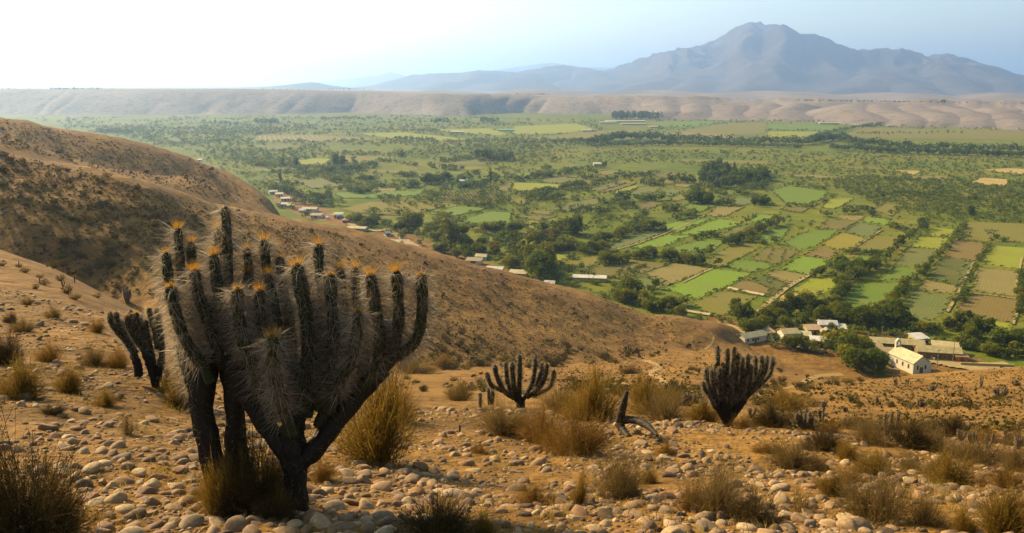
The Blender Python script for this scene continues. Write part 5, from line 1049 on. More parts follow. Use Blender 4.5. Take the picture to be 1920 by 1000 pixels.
# --- the big branching cactus in the foreground
b0 = hit(556, 958); Y0 = b0[1]; PX = Y0 / F_PX * 0.95
big = empty('branching_cactus', b0, label='largest cactus, many upright spiny arms with orange tips, in the left foreground', category='cactus')
def W(pts, y0, y1):                            # path of pixels; forward offset from y0 (first) to y1 (last)
    n = len(pts); return [at(u, v, Y0 + y0 + (y1 - y0) * k / (n - 1)) for k, (u, v) in enumerate(pts)]
MAIN = [  # tip ... base, forward offset at tip and base, radius px
 ([(422, 386), (425, 430), (427, 480), (430, 560), (432, 640)], .38, .22, 9.6, False), ([(333, 426), (336, 470), (342, 530), (360, 610), (385, 680)], .34, .16, 8.6, True), ([(311, 471), (314, 505), (322, 560), (345, 630), (378, 690)], .22, .1, 9, True),
 ([(357, 452), (360, 490), (366, 560), (385, 640), (400, 690)], .36, .2, 8.4, True), ([(407, 428), (409, 460), (414, 540), (425, 640)], .42, .25, 6.5, True),
 ([(319, 533), (326, 572), (340, 620), (358, 655), (382, 690), (396, 715)], -.12, .0, 11, True), ([(364, 503), (371, 550), (385, 590), (402, 640), (418, 690)], .02, .08, 11, True), ([(400, 474), (405, 520), (412, 565), (424, 620), (440, 690)], .18, .14, 10.5, True),
 ([(462, 464), (466, 500), (470, 560), (474, 650)], .40, .2, 8, True), ([(462, 509), (468, 545), (474, 600), (478, 690)], .28, .15, 8, True), ([(494, 449), (499, 495), (506, 560), (510, 660)], .42, .2, 9.6, True),
 ([(445, 538), (446, 580), (455, 635), (474, 685), (496, 740), (510, 790)], -.14, -.02, 11.4, True), ([(486, 541), (488, 590), (497, 650), (515, 720), (530, 780)], -.02, .03, 10.4, True), ([(501, 512), (510, 548), (522, 610), (534, 700)], .2, .1, 8.6, True),
 ([(524, 480), (530, 530), (540, 600), (548, 690)], .38, .2, 9, True), ([(555, 492), (564, 538), (575, 600), (578, 665), (566, 735), (556, 800)], .0, .03, 13.4, True), ([(596, 456), (598, 500), (604, 570), (606, 660), (590, 750)], .36, .15, 9.6, True),
 ([(618, 511), (622, 572), (627, 640), (618, 700), (600, 770)], -.04, .02, 11.6, True), ([(637, 502), (642, 550), (648, 620), (640, 700), (622, 760)], .25, .12, 9.4, True), ([(665, 502), (667, 540), (670, 610), (664, 690)], .34, .16, 8.6, True),
 ([(671, 582), (670, 620), (660, 670), (640, 715), (612, 775)], -.2, -.04, 10.2, True), ([(694, 511), (702, 566), (711, 628), (704, 690), (670, 745)], .04, .04, 11.6, True), ([(742, 505), (746, 552), (747, 605), (738, 655), (716, 695)], .1, .08, 11, True),
 ([(788, 511), (792, 565), (786, 620), (772, 648), (742, 670), (712, 700)], .06, .08, 10.6, True), ([(510, 628), (512, 680), (518, 725), (532, 765), (548, 815)], -.34, -.08, 12.5, True), ([(338, 640), (347, 680), (360, 722), (374, 760)], .12, .1, 11, False),
 ([(585, 560), (590, 620), (586, 690), (572, 760)], .22, .1, 10, True), ([(540, 560), (545, 620), (552, 700)], .3, .15, 10, False), ([(690, 600), (690, 650), (676, 700), (650, 745)], .22, .12, 9, False), ([(440, 600), (446, 660), (462, 720)], .24, .14, 10, False), ([(604, 600), (604, 660), (592, 720), (574, 780)], .12, .08, 12, False), ([(478, 610), (484, 670), (500, 730), (522, 790)], .1, .06, 12, False), ([(398, 560), (404, 620), (414, 690)], .12, .1, 12, False), ([(646, 620), (640, 680), (622, 740), (596, 800)], .1, .06, 11, False), ([(724, 600), (722, 650), (704, 690), (676, 730)], .2, .1, 10, False)]
for k, (pts, y0, y1, rp, tf) in enumerate(MAIN):
    front = y0 < 0.12
    add_arm(big, W(pts, y0, y1), rp * PX * 1.1, 40 + k, b0, tf, dens=0.85 if front else 0.65, spine=0.096 if k != 24 else 0.104, wid=0.00105)
STEMS = [([(556, 975), (554, 930), (553, 870), (545, 820), (556, 780)], (0, 0), [24, 21, 20, 19, 17]), ([(553, 875), (528, 835), (497, 795), (470, 750), (448, 712), (430, 670)], (0, .06), [19, 17, 16, 17, 19, 18]),
         ([(555, 872), (590, 843), (622, 803), (659, 757), (695, 716), (722, 692)], (0, .08), [18, 16, 15, 15, 15, 12]), ([(556, 850), (552, 800), (556, 740), (565, 690)], (.03, .06), [17, 17, 18, 16]),
         ([(425, 962), (420, 920), (408, 880), (392, 820), (378, 760), (384, 700), (392, 660)], (.04, .1), [14, 14, 15, 17, 20, 24, 22]), ([(446, 955), (440, 900), (436, 840), (440, 780), (438, 720), (430, 670)], (.1, .12), [13, 13, 14, 16, 20, 22]),
         ([(470, 745), (500, 720), (540, 700), (580, 690)], (.1, .1), [16, 15, 15, 14]), ([(600, 830), (620, 770), (636, 715), (640, 670)], (.06, .1), [13, 14, 15, 14]), ([(400, 962), (394, 900), (382, 830), (370, 760), (372, 710)], (.12, .16), [11, 11, 12, 14, 14]), ([(470, 950), (462, 890), (452, 830), (446, 770)], (.2, .2), [9, 9, 10, 11])]
for k, (pts, (y0, y1), R) in enumerate(STEMS): add_stem(big, W(pts, y0, y1), [q * PX * (1.25 if k in (0, 4, 5) else 1.3) for q in R], b0, CORK, 'trunk' if k in (0, 4, 5, 8, 9) else 'branch', k, 320)
# --- middle distance cacti, traced one by one
def cactus(foot, label, arms, stems, rp, spine, wid, dens, name='branching_cactus', seed=0, tuft=True):
    p = hit(*foot); e = empty(name, p, label=label, category='cactus', group='cacti of the stony slope'); Y = p[1]; k_ = pxm(p)
    for q, a in enumerate(arms):
        dy = ((q * 37) % 11 - 5) / 5 * rp * k_ * 3.0; n = len(a)
        P = [at(u, v, Y + dy * (1 - k / (n - 1))) for k, (u, v) in enumerate(a)]
        add_arm(e, P, rp * k_ * (0.92 + 0.16 * ((q * 13) % 7) / 7), seed + q, p, tuft, spine=spine, wid=wid, dens=dens, n=24, ribs=9)
    for s, R in stems: add_stem(e, [at(u, v, Y) for u, v in s], [r * k_ for r in R], p, CORK, 'trunk', seed)
    return e
def zl(x, y): return 190 + x / 4.547, 540 + y / 4.547
cactus((297, 728), 'many armed cactus left behind the largest cactus', [[zl(*q) for q in a] for a in [
    [(75,198),(80,290),(130,370),(200,450),(260,540),(310,660)], [(125,200),(135,290),(190,420),(260,540)], [(165,262),(185,360),(240,460),(300,560)], [(218,228),(235,330),(300,450),(380,560)], [(245,185),(270,300),(320,430),(390,560)],
    [(320,215),(340,320),(375,450),(420,600)], [(297,205),(310,300),(350,420)], [(378,270),(390,380),(420,500),(450,640)], [(402,165),(425,260),(460,380),(480,520)], [(482,228),(498,330),(515,470),(515,600),(490,740)], [(470,165),(480,240),(505,380)]]],
    [([zl(320, 750), zl(310, 660), zl(270, 560)], [8, 8, 7]), ([zl(470, 890), zl(455, 780), zl(420, 640), zl(380, 540)], [7, 8, 10, 9]), ([zl(480, 800), zl(490, 720), zl(515, 600)], [7, 7, 7])], 5.0, 0.06, 0.0012, 0.7, seed=200)
def zm(x, y): return 880 + x / 6.667, 650 + y / 6.667
cactus((972, 764), 'candelabra cactus rising behind dry bushes at centre', [[zm(*q) for q in a] for a in [
    [(215,315),(235,400),(280,490),(340,520),(420,560)], [(315,225),(335,350),(385,470),(450,570),(560,650)], [(460,180),(465,330),(490,480),(540,600),(600,680)], [(530,195),(540,340),(555,480),(590,620)], [(628,95),(630,300),(625,480),(630,690)],
    [(825,125),(815,300),(780,470),(710,600),(650,700)], [(965,205),(960,320),(920,450),(830,560),(720,640)], [(1060,285),(1050,400),(1010,500),(920,560),(800,610)], [(920,190),(910,300),(880,400),(850,500)]]],
    [([zm(640, 800), zm(640, 700), zm(635, 640)], [9, 8, 7])], 4.4, 0.06, 0.0016, 0.6, seed=230)
cactus((900, 766), 'short single cactus column at the left edge of the centre bushes', [[zm(135, 580), zm(135, 680), zm(135, 770)]], [], 3.4, 0.05, 0.0016, 0.5, 'cactus_column', 260, False)
cactus((918, 760), 'pair of short columns left of the candelabra cactus', [[zm(235, 515), zm(245, 620), zm(250, 720)], [zm(290, 540), zm(290, 630), zm(285, 720)]], [], 3.4, 0.05, 0.0016, 0.5, 'cactus_column', 263, False)
def zr(x, y): return 1290 + x / 5.88, 640 + y / 5.88
cactus((1364, 800), 'fan shaped cactus with crowded arms on the right of centre', [[zr(*q) for q in a] for a in [
    [(160,440),(180,520),(230,600),(300,740)], [(207,285),(205,400),(235,520),(290,640),(350,780)], [(267,285),(265,400),(285,520),(330,650),(370,790)], [(345,285),(345,420),(360,560),(380,720)], [(385,235),(390,380),(395,560),(400,740)], [(328,45),(328,160),(335,280),(350,450)],
    [(437,70),(437,220),(430,400),(420,600)], [(510,55),(505,170),(490,330),(470,500)], [(530,205),(520,330),(500,500),(470,650)], [(545,130),(545,250),(530,400)], [(527,285),(527,400),(515,560),(470,720)], [(470,375),(465,480),(460,600),(440,750)], [(615,290),(605,400),(580,520),(520,650),(450,780)],
    [(600,165),(600,280),(590,420),(550,560)], [(665,135),(660,250),(640,400),(600,520)], [(690,250),(690,380),(670,490),(610,590),(530,700)], [(740,160),(745,300),(735,420),(700,520),(610,620)], [(815,155),(815,260),(790,380),(730,480)], [(872,155),(865,260),(835,370),(760,470),(660,570)],
    [(933,160),(930,260),(900,370),(830,450),(730,540),(620,640)], [(635,410),(615,500),(570,600),(500,700)], [(300,240),(305,360),(330,520)]]],
    [([zr(440, 960), zr(430, 880), zr(410, 800)], [11, 10, 11]), ([zr(420, 860), zr(360, 770), zr(300, 690)], [9, 8, 6]), ([zr(450, 870), zr(530, 760), zr(620, 640)], [8, 8, 7]), ([zr(410, 850), zr(390, 740), zr(380, 640)], [8, 8, 7])], 3.9, 0.06, 0.0016, 0.55, seed=280)
# --- the dead, fallen cactus at centre
p = hit(1172, 812); dc = empty('dead_cactus', p, label='dead blackened cactus with one upright stub and a fallen limb', category='cactus'); Y = p[1]
def zq(x, y): return 820 + x / 2.632, 620 + y / 2.632
add_stem(dc, [at(*zq(900, 470), Y), at(*zq(905, 420), Y), at(*zq(920, 360), Y), at(*zq(937, 298), Y)], [9 * pxm(p), 8 * pxm(p), 7 * pxm(p), 3 * pxm(p)], p, DEADC, 'stub', 1, 260)
add_stem(dc, [at(*zq(905, 445), Y), at(*zq(960, 440), Y - .1), at(*zq(1030, 465), Y - .3), at(*zq(1088, 520), Y - .6)], [8 * pxm(p), 7 * pxm(p), 7 * pxm(p), 2.5 * pxm(p)], p, DEADC, 'limb', 2, 260)
add_stem(dc, [at(*zq(895, 460), Y), at(*zq(915, 490), Y - .1), at(*zq(945, 530), Y - .3)], [8 * pxm(p), 7 * pxm(p), 6 * pxm(p)], p, DEADC, 'limb', 3)
# --- small cacti further down: one build per shape, then copies
def small_proto(k, seed):
    r = random.Random(seed); out = []
    for q in range(k):
        a = r.uniform(0, 6.28); s = r.uniform(.12, .34) * (k > 2); h = r.uniform(.72, 1.0) if k > 1 else 1.0
        P = [(math.cos(a) * s, math.sin(a) * s, h), (math.cos(a) * s * .95, math.sin(a) * s * .95, h * .55), (math.cos(a) * s * .5, math.sin(a) * s * .5, h * .2), (0, 0, -.05)]
        b_, sp_, tf = arm_geo(np.array(P), r.uniform(.05, .065), seed + q, ribs=8, spine=.07, dens=.35, wid=.003, tuft=True, n=14, tmul=.5); out.append((mesh_np('arm', b_[0], b_[1], smooth=True), mesh_np('spines', sp_[0], sp_[1], attr=sp_[2]), mesh_np('tuft', tf[0], tf[1], attr=tf[2])))
    return out
SPROT = [small_proto(1, 900), small_proto(3, 910), small_proto(6, 920), small_proto(9, 930), small_proto(7, 940)]
SKIN2 = cactus_mat('sun bleached cactus skin', (0.06, 0.036, 0.022), (0.12, 0.076, 0.044), 12)
def small(u, v, hpx, k, lab, wide=1.0):
    p = hit(u, v); e = empty('small_cactus', p, random.uniform(0, 6.28), label=lab, category='cactus', group='small cacti on the slopes'); s = hpx * pxm(p) * 1.05; e.scale = (s * wide, s * wide, s)
    for a, b_, c in SPROT[k]:
        o = obj('arm', a, SKIN2, e); q = obj('spines', b_, SPINE, o); q['kind'] = 'stuff'; q = obj('tuft', c, TUFT, o); q['kind'] = 'stuff'
def zs(x, y): return 1450 + x / 4.085, 690 + y / 4.085
for x, y, h, k, lab, wd in [(235,470,150,3,'broad dark clump of columns right of the fan shaped cactus',1.3), (30,440,110,4,'grey clump between the fan shaped cactus and the broad dark clump',1.2), (375,420,110,2,'open clump just right of the broad dark clump',1.0), (380,310,60,3,'clump uphill behind the open clump',1.3),
        (565,450,90,4,'spreading clump left of the tall twin columns',1.3), (870,520,185,1,'tall leaning columns in the bushes at right',.8), (930,480,160,1,'second tall leaning columns beside the first',.8), (805,450,80,0,'single column left of the tall leaning columns',1.0), (785,280,75,2,'small dark clump standing alone on the bare slope',.6),
        (1590,150,85,2,'dark cactus highest on the bare right slope',.6), (1050,320,65,1,'pair of stubs on the bare slope above the track',1), (1130,300,60,3,'ragged clump right of the stub pair',1.6), (1330,205,50,1,'small stub clump below the highest dark cactus',1), (1215,175,45,3,'low ragged clump mid way up the bare slope',2.0), (940,135,50,2,'low clump near the village edge of the slope',1.2),
        (1030,125,40,2,'tiny clump near the village edge of the slope',1.6), (1740,220,70,3,'wide brown clump on the upper right slope',2.0), (1860,140,45,3,'wide low clump at the right border of the slope',2.2), (497,240,35,0,'tiny single stub on the sandy slope',1), (600,235,25,1,'tiny stubs in a row on the sandy slope',2), (890,200,32,1,'tiny upright stubs mid slope',1.5), (1020,430,40,1,'stub beside the track start',1.2), (1150,460,50,3,'row of stubs along the near track edge',2.6),
        (1300,420,40,1,'crooked stub just below the track',1.4), (1410,475,50,0,'single stub left of the grey clump at right',1), (1490,470,60,1,'bent stubs below the track at right',2.4), (1430,560,95,4,'left part of the grey clump at right',1.2), (1520,580,100,3,'middle of the grey clump at right',1.1), (1640,620,140,1,'tall grey columns in the grey clump at right',.9), (1790,540,70,2,'brown clump above the grey clump at right',1.2), (1870,620,110,4,'right end of the grey clump at the border',1.1),
        (430,530,85,0,'short column in the bushes below the broad dark clump',1), (550,340,45,3,'dark low clump behind the spreading clump',1.2), (1075,480,60,0,'thin column at the right of the bush band',1)]:
    u, v = zs(x, y); small(u, v, h / 4.085, k, lab, wd)
for u, v, h, k, lab, wd in [(1110,738,22,0,'single column above the centre bushes',1.2), (1128,755,24,2,'dark little clump above the centre bushes',.9), (1145,786,26,1,'stump left of the dead cactus',.6), (862,810,14,0,'brown stub among the stones left of centre',2.0), (1290,762,26,3,'grey distant clump left of the fan shaped cactus',1.6), (1320,768,22,4,'second grey distant clump left of the fan shaped cactus',1.6), (1408,782,20,1,'stubs right behind the fan shaped cactus foot',1.6), (1105,732,14,2,'pale little clump near the trail',1.6),
        (75,532,12,0,'tiny stub left on the far stony crest',1.5), (118,537,10,1,'tiny stubs on the far stony crest',1.5), (140,530,14,0,'slim stub right on the far stony crest',1.2), (238,570,30,3,'dark cactus on the crest behind the left cactus',.8), (36,500,10,0,'tiny stub on the small lit ridge',1.4)]:
    small(u, v, h, k, lab, wd)

# ------------------------------------------------------------------ trails on the slopes
TRAIL = plain('worn trail dust', [(0.3, (0.22, 0.135, 0.065)), (0.7, (0.28, 0.18, 0.092))], 1.5, kind='World')
strip('trail', [(1195, 741), (1180, 726), (1150, 712), (1128, 704)], 10, 0.05, TRAIL, True)
strip('trail', [(1262, 735), (1240, 712), (1222, 700), (1236, 688), (1210, 676)], 14, 0.05, TRAIL, True)
strip('trail', [(1960, 776), (1880, 782), (1800, 788), (1740, 792)], 4, 0.05, TRAIL, True)
strip('trail', [(1960, 790), (1880, 791), (1800, 793), (1730, 796)], 3, 0.05, TRAIL, True)
strip('trail', [(0, 352), (40, 354), (90, 353), (150, 347)], 2.2, 0.05, TRAIL, True)
strip('trail', [(1322, 655), (1334, 645), (1338, 632), (1330, 622)], 4, 0.05, TRAIL, True)
strip('sandy_wash', [(1470, 730), (1500, 722), (1530, 706), (1580, 702)], 16, 0.05, TRAIL, True)

# ------------------------------------------------------------------ shrubs
def twigs(seed, n, kind):
    """a dry shrub one unit high: many thin stems, side twigs and little leaves"""
    r = np.random.default_rng(seed); V, F, A = [], [], []; off = 0
    sp_, up, wid = {'broom': (0.42, 0.95, 0.0042), 'round': (0.95, 0.72, 0.004), 'dark': (0.6, 0.9, 0.005), 'thin': (0.35, 1.0, 0.006)}[kind]
    K = 11; ka = r.uniform(0, 6.28, K); kq = np.sqrt(r.uniform(0, 1, K)); kh = r.uniform(0.6, 1.15, K); ki = r.integers(0, K, n)
    a = ka[ki] + r.normal(0, 0.42, n); q = np.clip(kq[ki] + r.normal(0, 0.22, n), 0.02, 1.1) * sp_; h = kh[ki] * up * r.uniform(0.35, 1.15, n) * (1 + 0.28 * np.sin(a * 2 + seed) * (q / sp_) + 0.2 * np.sin(a * 5 + seed * 2)) * np.sqrt(np.clip(1 - (q / (sp_ * 1.2)) ** 2, 0.12, 1))
    b = np.column_stack([np.cos(a) * q * 0.38, np.sin(a) * q * 0.38, np.full(n, -0.03)]) + r.normal(0, 0.03, (n, 3)) * [1, 1, 0]
    m = np.column_stack([np.cos(a) * q * 0.62, np.sin(a) * q * 0.62, h * 0.5]) + r.normal(0, 0.045, (n, 3)); t = np.column_stack([np.cos(a) * q, np.sin(a) * q, h]) * (1 + r.normal(0, 0.1, (n, 1))) + r.normal(0, 0.05, (n, 3))
    segs = [(b, m, wid, wid * 0.8), (m, t, wid * 0.8, wid * 0.25)]
    for k in range(4):                         # side twigs
        f = r.uniform(0.15, 0.95, (n, 1)); s = m + (t - m) * f; d = (t - m) * r.uniform(0.3, 0.7, (n, 1)) + r.normal(0, 0.11 if kind != 'broom' else 0.05, (n, 3)); segs.append((s, s + d * 0.7, wid * 0.6, wid * 0.25))
    for k in range(2):                         # forks low on the stem
        f = r.uniform(0.3, 0.9, (n, 1)); s = b + (m - b) * f; d = (t - b) * r.uniform(0.25, 0.6, (n, 1)) + r.normal(0, 0.14, (n, 3)); segs.append((s, s + d, wid * 0.6, wid * 0.2))
    for s, e, w0, w1 in segs:
        d = e - s; x = np.cross(d, r.normal(size=(n, 3))); x /= np.linalg.norm(x, axis=1)[:, None] + 1e-9
        V.append(np.stack([s - x * w0, s + x * w0, e + x * w1, e - x * w1], 1).reshape(-1, 3)); A.append(r.beta(2, 3, n).repeat(4))
    nl = n * {'broom': 6, 'round': 4, 'dark': 8, 'thin': 3}[kind]; i = r.integers(0, n, nl); f = r.uniform(0.1, 1.05, (nl, 1)); c = m[i] + (t[i] - m[i]) * f + r.normal(0, 0.03, (nl, 3))
    nr = r.normal(size=(nl, 3)); nr /= np.linalg.norm(nr, axis=1)[:, None]; Q, _ = quads(c, nr, r.uniform(0.006, 0.014, nl), r); V.append(Q); A.append(np.clip(r.beta(3, 2, nl), 0, 1).repeat(4))
    V = np.vstack(V); return V, np.arange(len(V)).reshape(-1, 4), np.concatenate(A)
SH = {'broom': varied('yellow green broom', [(0.0, (0.098, 0.055, 0.017)), (0.4, (0.183, 0.107, 0.029)), (0.75, (0.244, 0.152, 0.037)), (1.0, (0.329, 0.220, 0.061))], 'vary', 0.8, 0.45),
      'round': varied('grey brown twigs', [(0.0, (0.073, 0.049, 0.027)), (0.45, (0.146, 0.093, 0.051)), (0.8, (0.232, 0.152, 0.085)), (1.0, (0.439, 0.317, 0.183))], 'vary', 0.8, 0.4),
      'rust': varied('rusty twigs', [(0.0, (0.061, 0.034, 0.015)), (0.45, (0.183, 0.095, 0.032)), (0.8, (0.268, 0.146, 0.043)), (1.0, (0.366, 0.232, 0.085))], 'vary', 0.8, 0.4),
      'dark': varied('dark brown brush', [(0.0, (0.027, 0.017, 0.010)), (0.5, (0.061, 0.040, 0.020)), (0.85, (0.122, 0.081, 0.034)), (1.0, (0.195, 0.134, 0.055))], 'vary', 0.8, 0.2)}
PROT = {}
def shrub_mesh(kind, var):
    if (kind, var) not in PROT:
        g = {'rust': 'round'}.get(kind, kind); V, F, A_ = twigs(hash_(kind) + var * 31, {'broom': 480, 'round': 560, 'dark': 520, 'thin': 90}[g], g)
        PROT[kind, var] = mesh_np('shrub', V, F, attr=A_); PROT[kind, var].materials.append(SH[kind if kind in SH else 'round'])
    return PROT[kind, var]
BUSH = [  # foot u, v, width px, height px, kind, label
 (55, 1012, 250, 190, 'dark', 'big dark bush filling the lower left corner'), (120, 1000, 90, 130, 'rust', 'upright reddish bush at the right of the lower left corner bush'), (705, 868, 165, 165, 'broom', 'tall yellow green broom bush right of the largest cactus'), (745, 790, 110, 90, 'rust', 'brown brush behind the yellow green broom'),
 (862, 752, 62, 42, 'round', 'rounded grey brown bush left of the candelabra cactus'), (945, 815, 120, 78, 'round', 'wide grey bush below the candelabra cactus'), (1015, 832, 110, 100, 'rust', 'rusty bush in front of the candelabra cactus'), (1080, 855, 150, 130, 'rust', 'largest rusty bush at centre'), (1110, 790, 120, 80, 'broom', 'yellowish brush right of the candelabra cactus'), (1050, 775, 90, 70, 'round', 'grey brush right behind the candelabra cactus'),
 (1155, 932, 135, 105, 'round', 'round twiggy bush in front of centre, standing alone'), (1002, 948, 72, 64, 'rust', 'small rusty bush among the cobbles at centre'), (1085, 945, 42, 52, 'broom', 'thin yellow tuft left of the round twiggy bush'), (820, 1010, 150, 84, 'dark', 'dark bare twigs at the bottom edge right of the cactus'), (905, 1000, 60, 44, 'broom', 'low yellow tuft at the bottom edge'),
 (1345, 968, 170, 112, 'round', 'broad grey brown bush at the bottom right of centre'), (1290, 955, 60, 75, 'rust', 'small dark bush left of the broad grey brown bush'), (1420, 985, 110, 60, 'dark', 'low dark brush right of the broad grey brown bush'), (1645, 975, 190, 128, 'round', 'large tangled grey bush at lower right'), (1735, 985, 100, 70, 'round', 'low tangle right of the large grey bush'),
 (1880, 1005, 130, 92, 'broom', 'yellowish bush in the lower right corner'), (1800, 1000, 70, 50, 'broom', 'small yellowish bush left of the lower right corner'), (1490, 878, 120, 66, 'round', 'grey bush on the stones right of centre'), (1450, 800, 90, 42, 'dark', 'dark bush at the foot of the fan shaped cactus'), (1395, 808, 60, 40, 'rust', 'rusty brush right under the fan shaped cactus'),
 (1250, 788, 140, 56, 'round', 'grey brush behind the fallen dead limb'), (1210, 775, 100, 54, 'broom', 'yellowish brush behind the dead cactus'), (1320, 790, 70, 34, 'broom', 'low brush left of the fan shaped cactus'), (1540, 845, 90, 46, 'dark', 'dark leaning brush below the broad cactus clump'), (1630, 832, 130, 58, 'round', 'wide brown bush under the tall leaning columns'), (1700, 838, 90, 50, 'dark', 'dark bush right of the wide brown bush'),
 (1760, 845, 110, 52, 'round', 'brown bush between the dark bush and the grey clump'), (1840, 872, 150, 60, 'round', 'pale tangled bush at right below the grey clump'), (1900, 880, 90, 56, 'round', 'brown bush at the right border'), (1580, 862, 60, 36, 'broom', 'yellow brush above the right stones'), (1640, 890, 90, 40, 'broom', 'low yellow brush on the right stones'), (1780, 905, 120, 46, 'broom', 'dry yellow brush among the right stones'), (1880, 915, 100, 60, 'rust', 'rusty brush at the right border stones'),
 (1560, 930, 80, 40, 'broom', 'thin yellow brush left of the large grey bush'), (1500, 960, 60, 50, 'thin', 'thin dry stems between the lower right bushes'), (14, 682, 70, 62, 'dark', 'dark bush at the left border'), (97, 678, 62, 44, 'rust', 'brown bush right of the dark left border bush'), (178, 686, 56, 50, 'round', 'grey bush left of the left cactus'), (20, 605, 26, 22, 'dark', 'small dark bush high at the left border'), (52, 572, 26, 22, 'round', 'small bush high on the left stones'), (45, 622, 50, 30, 'round', 'small grey bush midway up the left border'), (100, 598, 36, 30, 'round', 'small round bush midway on the left stones'), (180, 622, 36, 30, 'rust', 'small rusty bush above the left cactus'), (140, 562, 26, 16, 'round', 'tiny bush by the stony crest'),
 (225, 690, 70, 46, 'rust', 'brush at the foot of the left cactus'), (40, 745, 100, 60, 'broom', 'dry yellow brush at left below the dark border bush'), (130, 735, 60, 42, 'broom', 'dry yellow brush on the left stones'), (345, 765, 70, 70, 'broom', 'yellow green bush between the left cactus and the largest cactus'), (322, 735, 44, 40, 'broom', 'small yellow bush right of the left cactus'), (240, 815, 34, 46, 'thin', 'dead twiggy sprig on the left stones'), (418, 965, 90, 95, 'broom', 'green stemmed bush at the left foot of the largest cactus'), (485, 945, 150, 165, 'dark', 'dark brush between the trunks of the largest cactus'), (440, 965, 120, 120, 'dark', 'dark tangle against the left trunks of the largest cactus'), (395, 945, 80, 85, 'rust', 'rusty brush left of the largest cactus foot'), (520, 975, 90, 60, 'dark', 'low dark brush in front of the right trunk'), (600, 900, 60, 50, 'rust', 'small rusty brush right of the largest cactus trunk'),
 (200, 760, 50, 26, 'broom', 'low yellow tuft left of the left cactus stones'), (100, 775, 46, 20, 'dark', 'low dark tuft on the left stones'), (780, 700, 90, 36, 'round', 'brush on the slope right of the largest cactus'), (835, 690, 60, 30, 'rust', 'brown brush near the gully behind the cactus'), (1180, 700, 46, 22, 'round', 'small bush between the two trails'), (1255, 760, 80, 30, 'broom', 'low brush below the right trail'), (1470, 770, 100, 30, 'broom', 'low brush behind the fan shaped cactus'), (1495, 800, 70, 34, 'round', 'grey brush left behind the dark leaning brush'), (1560, 812, 60, 30, 'rust', 'small rusty brush behind the dark leaning brush'), (1600, 806, 80, 34, 'round', 'grey brush behind the wide brown bush'), (1680, 806, 70, 30, 'rust', 'rusty brush behind the dark bush at right'), (1730, 812, 80, 34, 'round', 'grey brush behind the brown bush at right'), (1790, 818, 80, 36, 'dark', 'dark brush left of the grey clump'), (1850, 830, 90, 36, 'rust', 'rusty brush under the grey clump'), (1910, 835, 80, 36, 'round', 'grey brush at the right border below the track'), (1530, 880, 60, 30, 'rust', 'rusty tuft among the right stones'), (1700, 880, 70, 34, 'round', 'grey tuft among the right stones'), (1600, 905, 70, 40, 'rust', 'rusty tuft above the large grey bush'), (1440, 850, 50, 28, 'rust', 'rusty tuft below the fan shaped cactus'), (1250, 850, 50, 30, 'rust', 'rusty tuft right of the largest rusty bush'), (1215, 905, 40, 30, 'broom', 'yellow tuft right of the round twiggy bush'), (900, 850, 50, 26, 'rust', 'rusty tuft among the cobbles left of the rusty bushes')]
for u, v, wpx, hpx, kind, lab in BUSH:
    p = hit(u, min(v, 1100)); s = pxm(p)
    o = obj('dry_bush', shrub_mesh(kind, random.randrange(2)), None, label=lab, category='bush', group='dry bushes of the foreground')
    sp_ = {'broom': 0.42, 'round': 0.95, 'rust': 0.95, 'dark': 0.6, 'thin': 0.35}[kind]
    o.location = (p[0], p[1], p[2] - 0.01); k = wpx * s / (2 * sp_) * .95; o.scale = (k * random.uniform(.85, 1.25), k, hpx * s * 1.12); o.rotation_euler = (random.gauss(0, .1), random.gauss(0, .12), random.uniform(0, 6.28))
# bushes dotted over the further slopes: the largest as individuals
BQ = [crown('shrub', 700 + q, 150, 0.055) for q in range(4)]
def clumpy(seed, n):                           # low twiggy bush: leaf crumbs plus spiky stems
    V, F = crown('shrub', seed, n, 0.05); r = np.random.default_rng(seed); k = 70
    a = r.uniform(0, 6.28, k); d = np.column_stack([np.cos(a), np.sin(a), r.uniform(0.4, 1.8, k)]); d /= np.linalg.norm(d, axis=1)[:, None]; NV, NF = needles(np.zeros((k, 3)) + r.normal(0, .08, (k, 3)) * [1, 1, 0], d, r.uniform(.55, .95, k), np.full(k, .012), r, .05)
    return np.vstack([V, NV]), [F, NF + len(V)]
SLOPE_ME = []
SLOPE = varied('olive brown slope bushes', [(0.0, (0.045, 0.034, 0.014)), (0.45, (0.085, 0.06, 0.024)), (0.8, (0.12, 0.088, 0.034)), (1.0, (0.105, 0.10, 0.03))], 'object', 0.9, 0.15)
for q in range(5):
    V, F = clumpy(720 + q, 190); me = mesh_np('slope_bush', V, F); me.materials.append(SLOPE); SLOPE_ME.append(me)
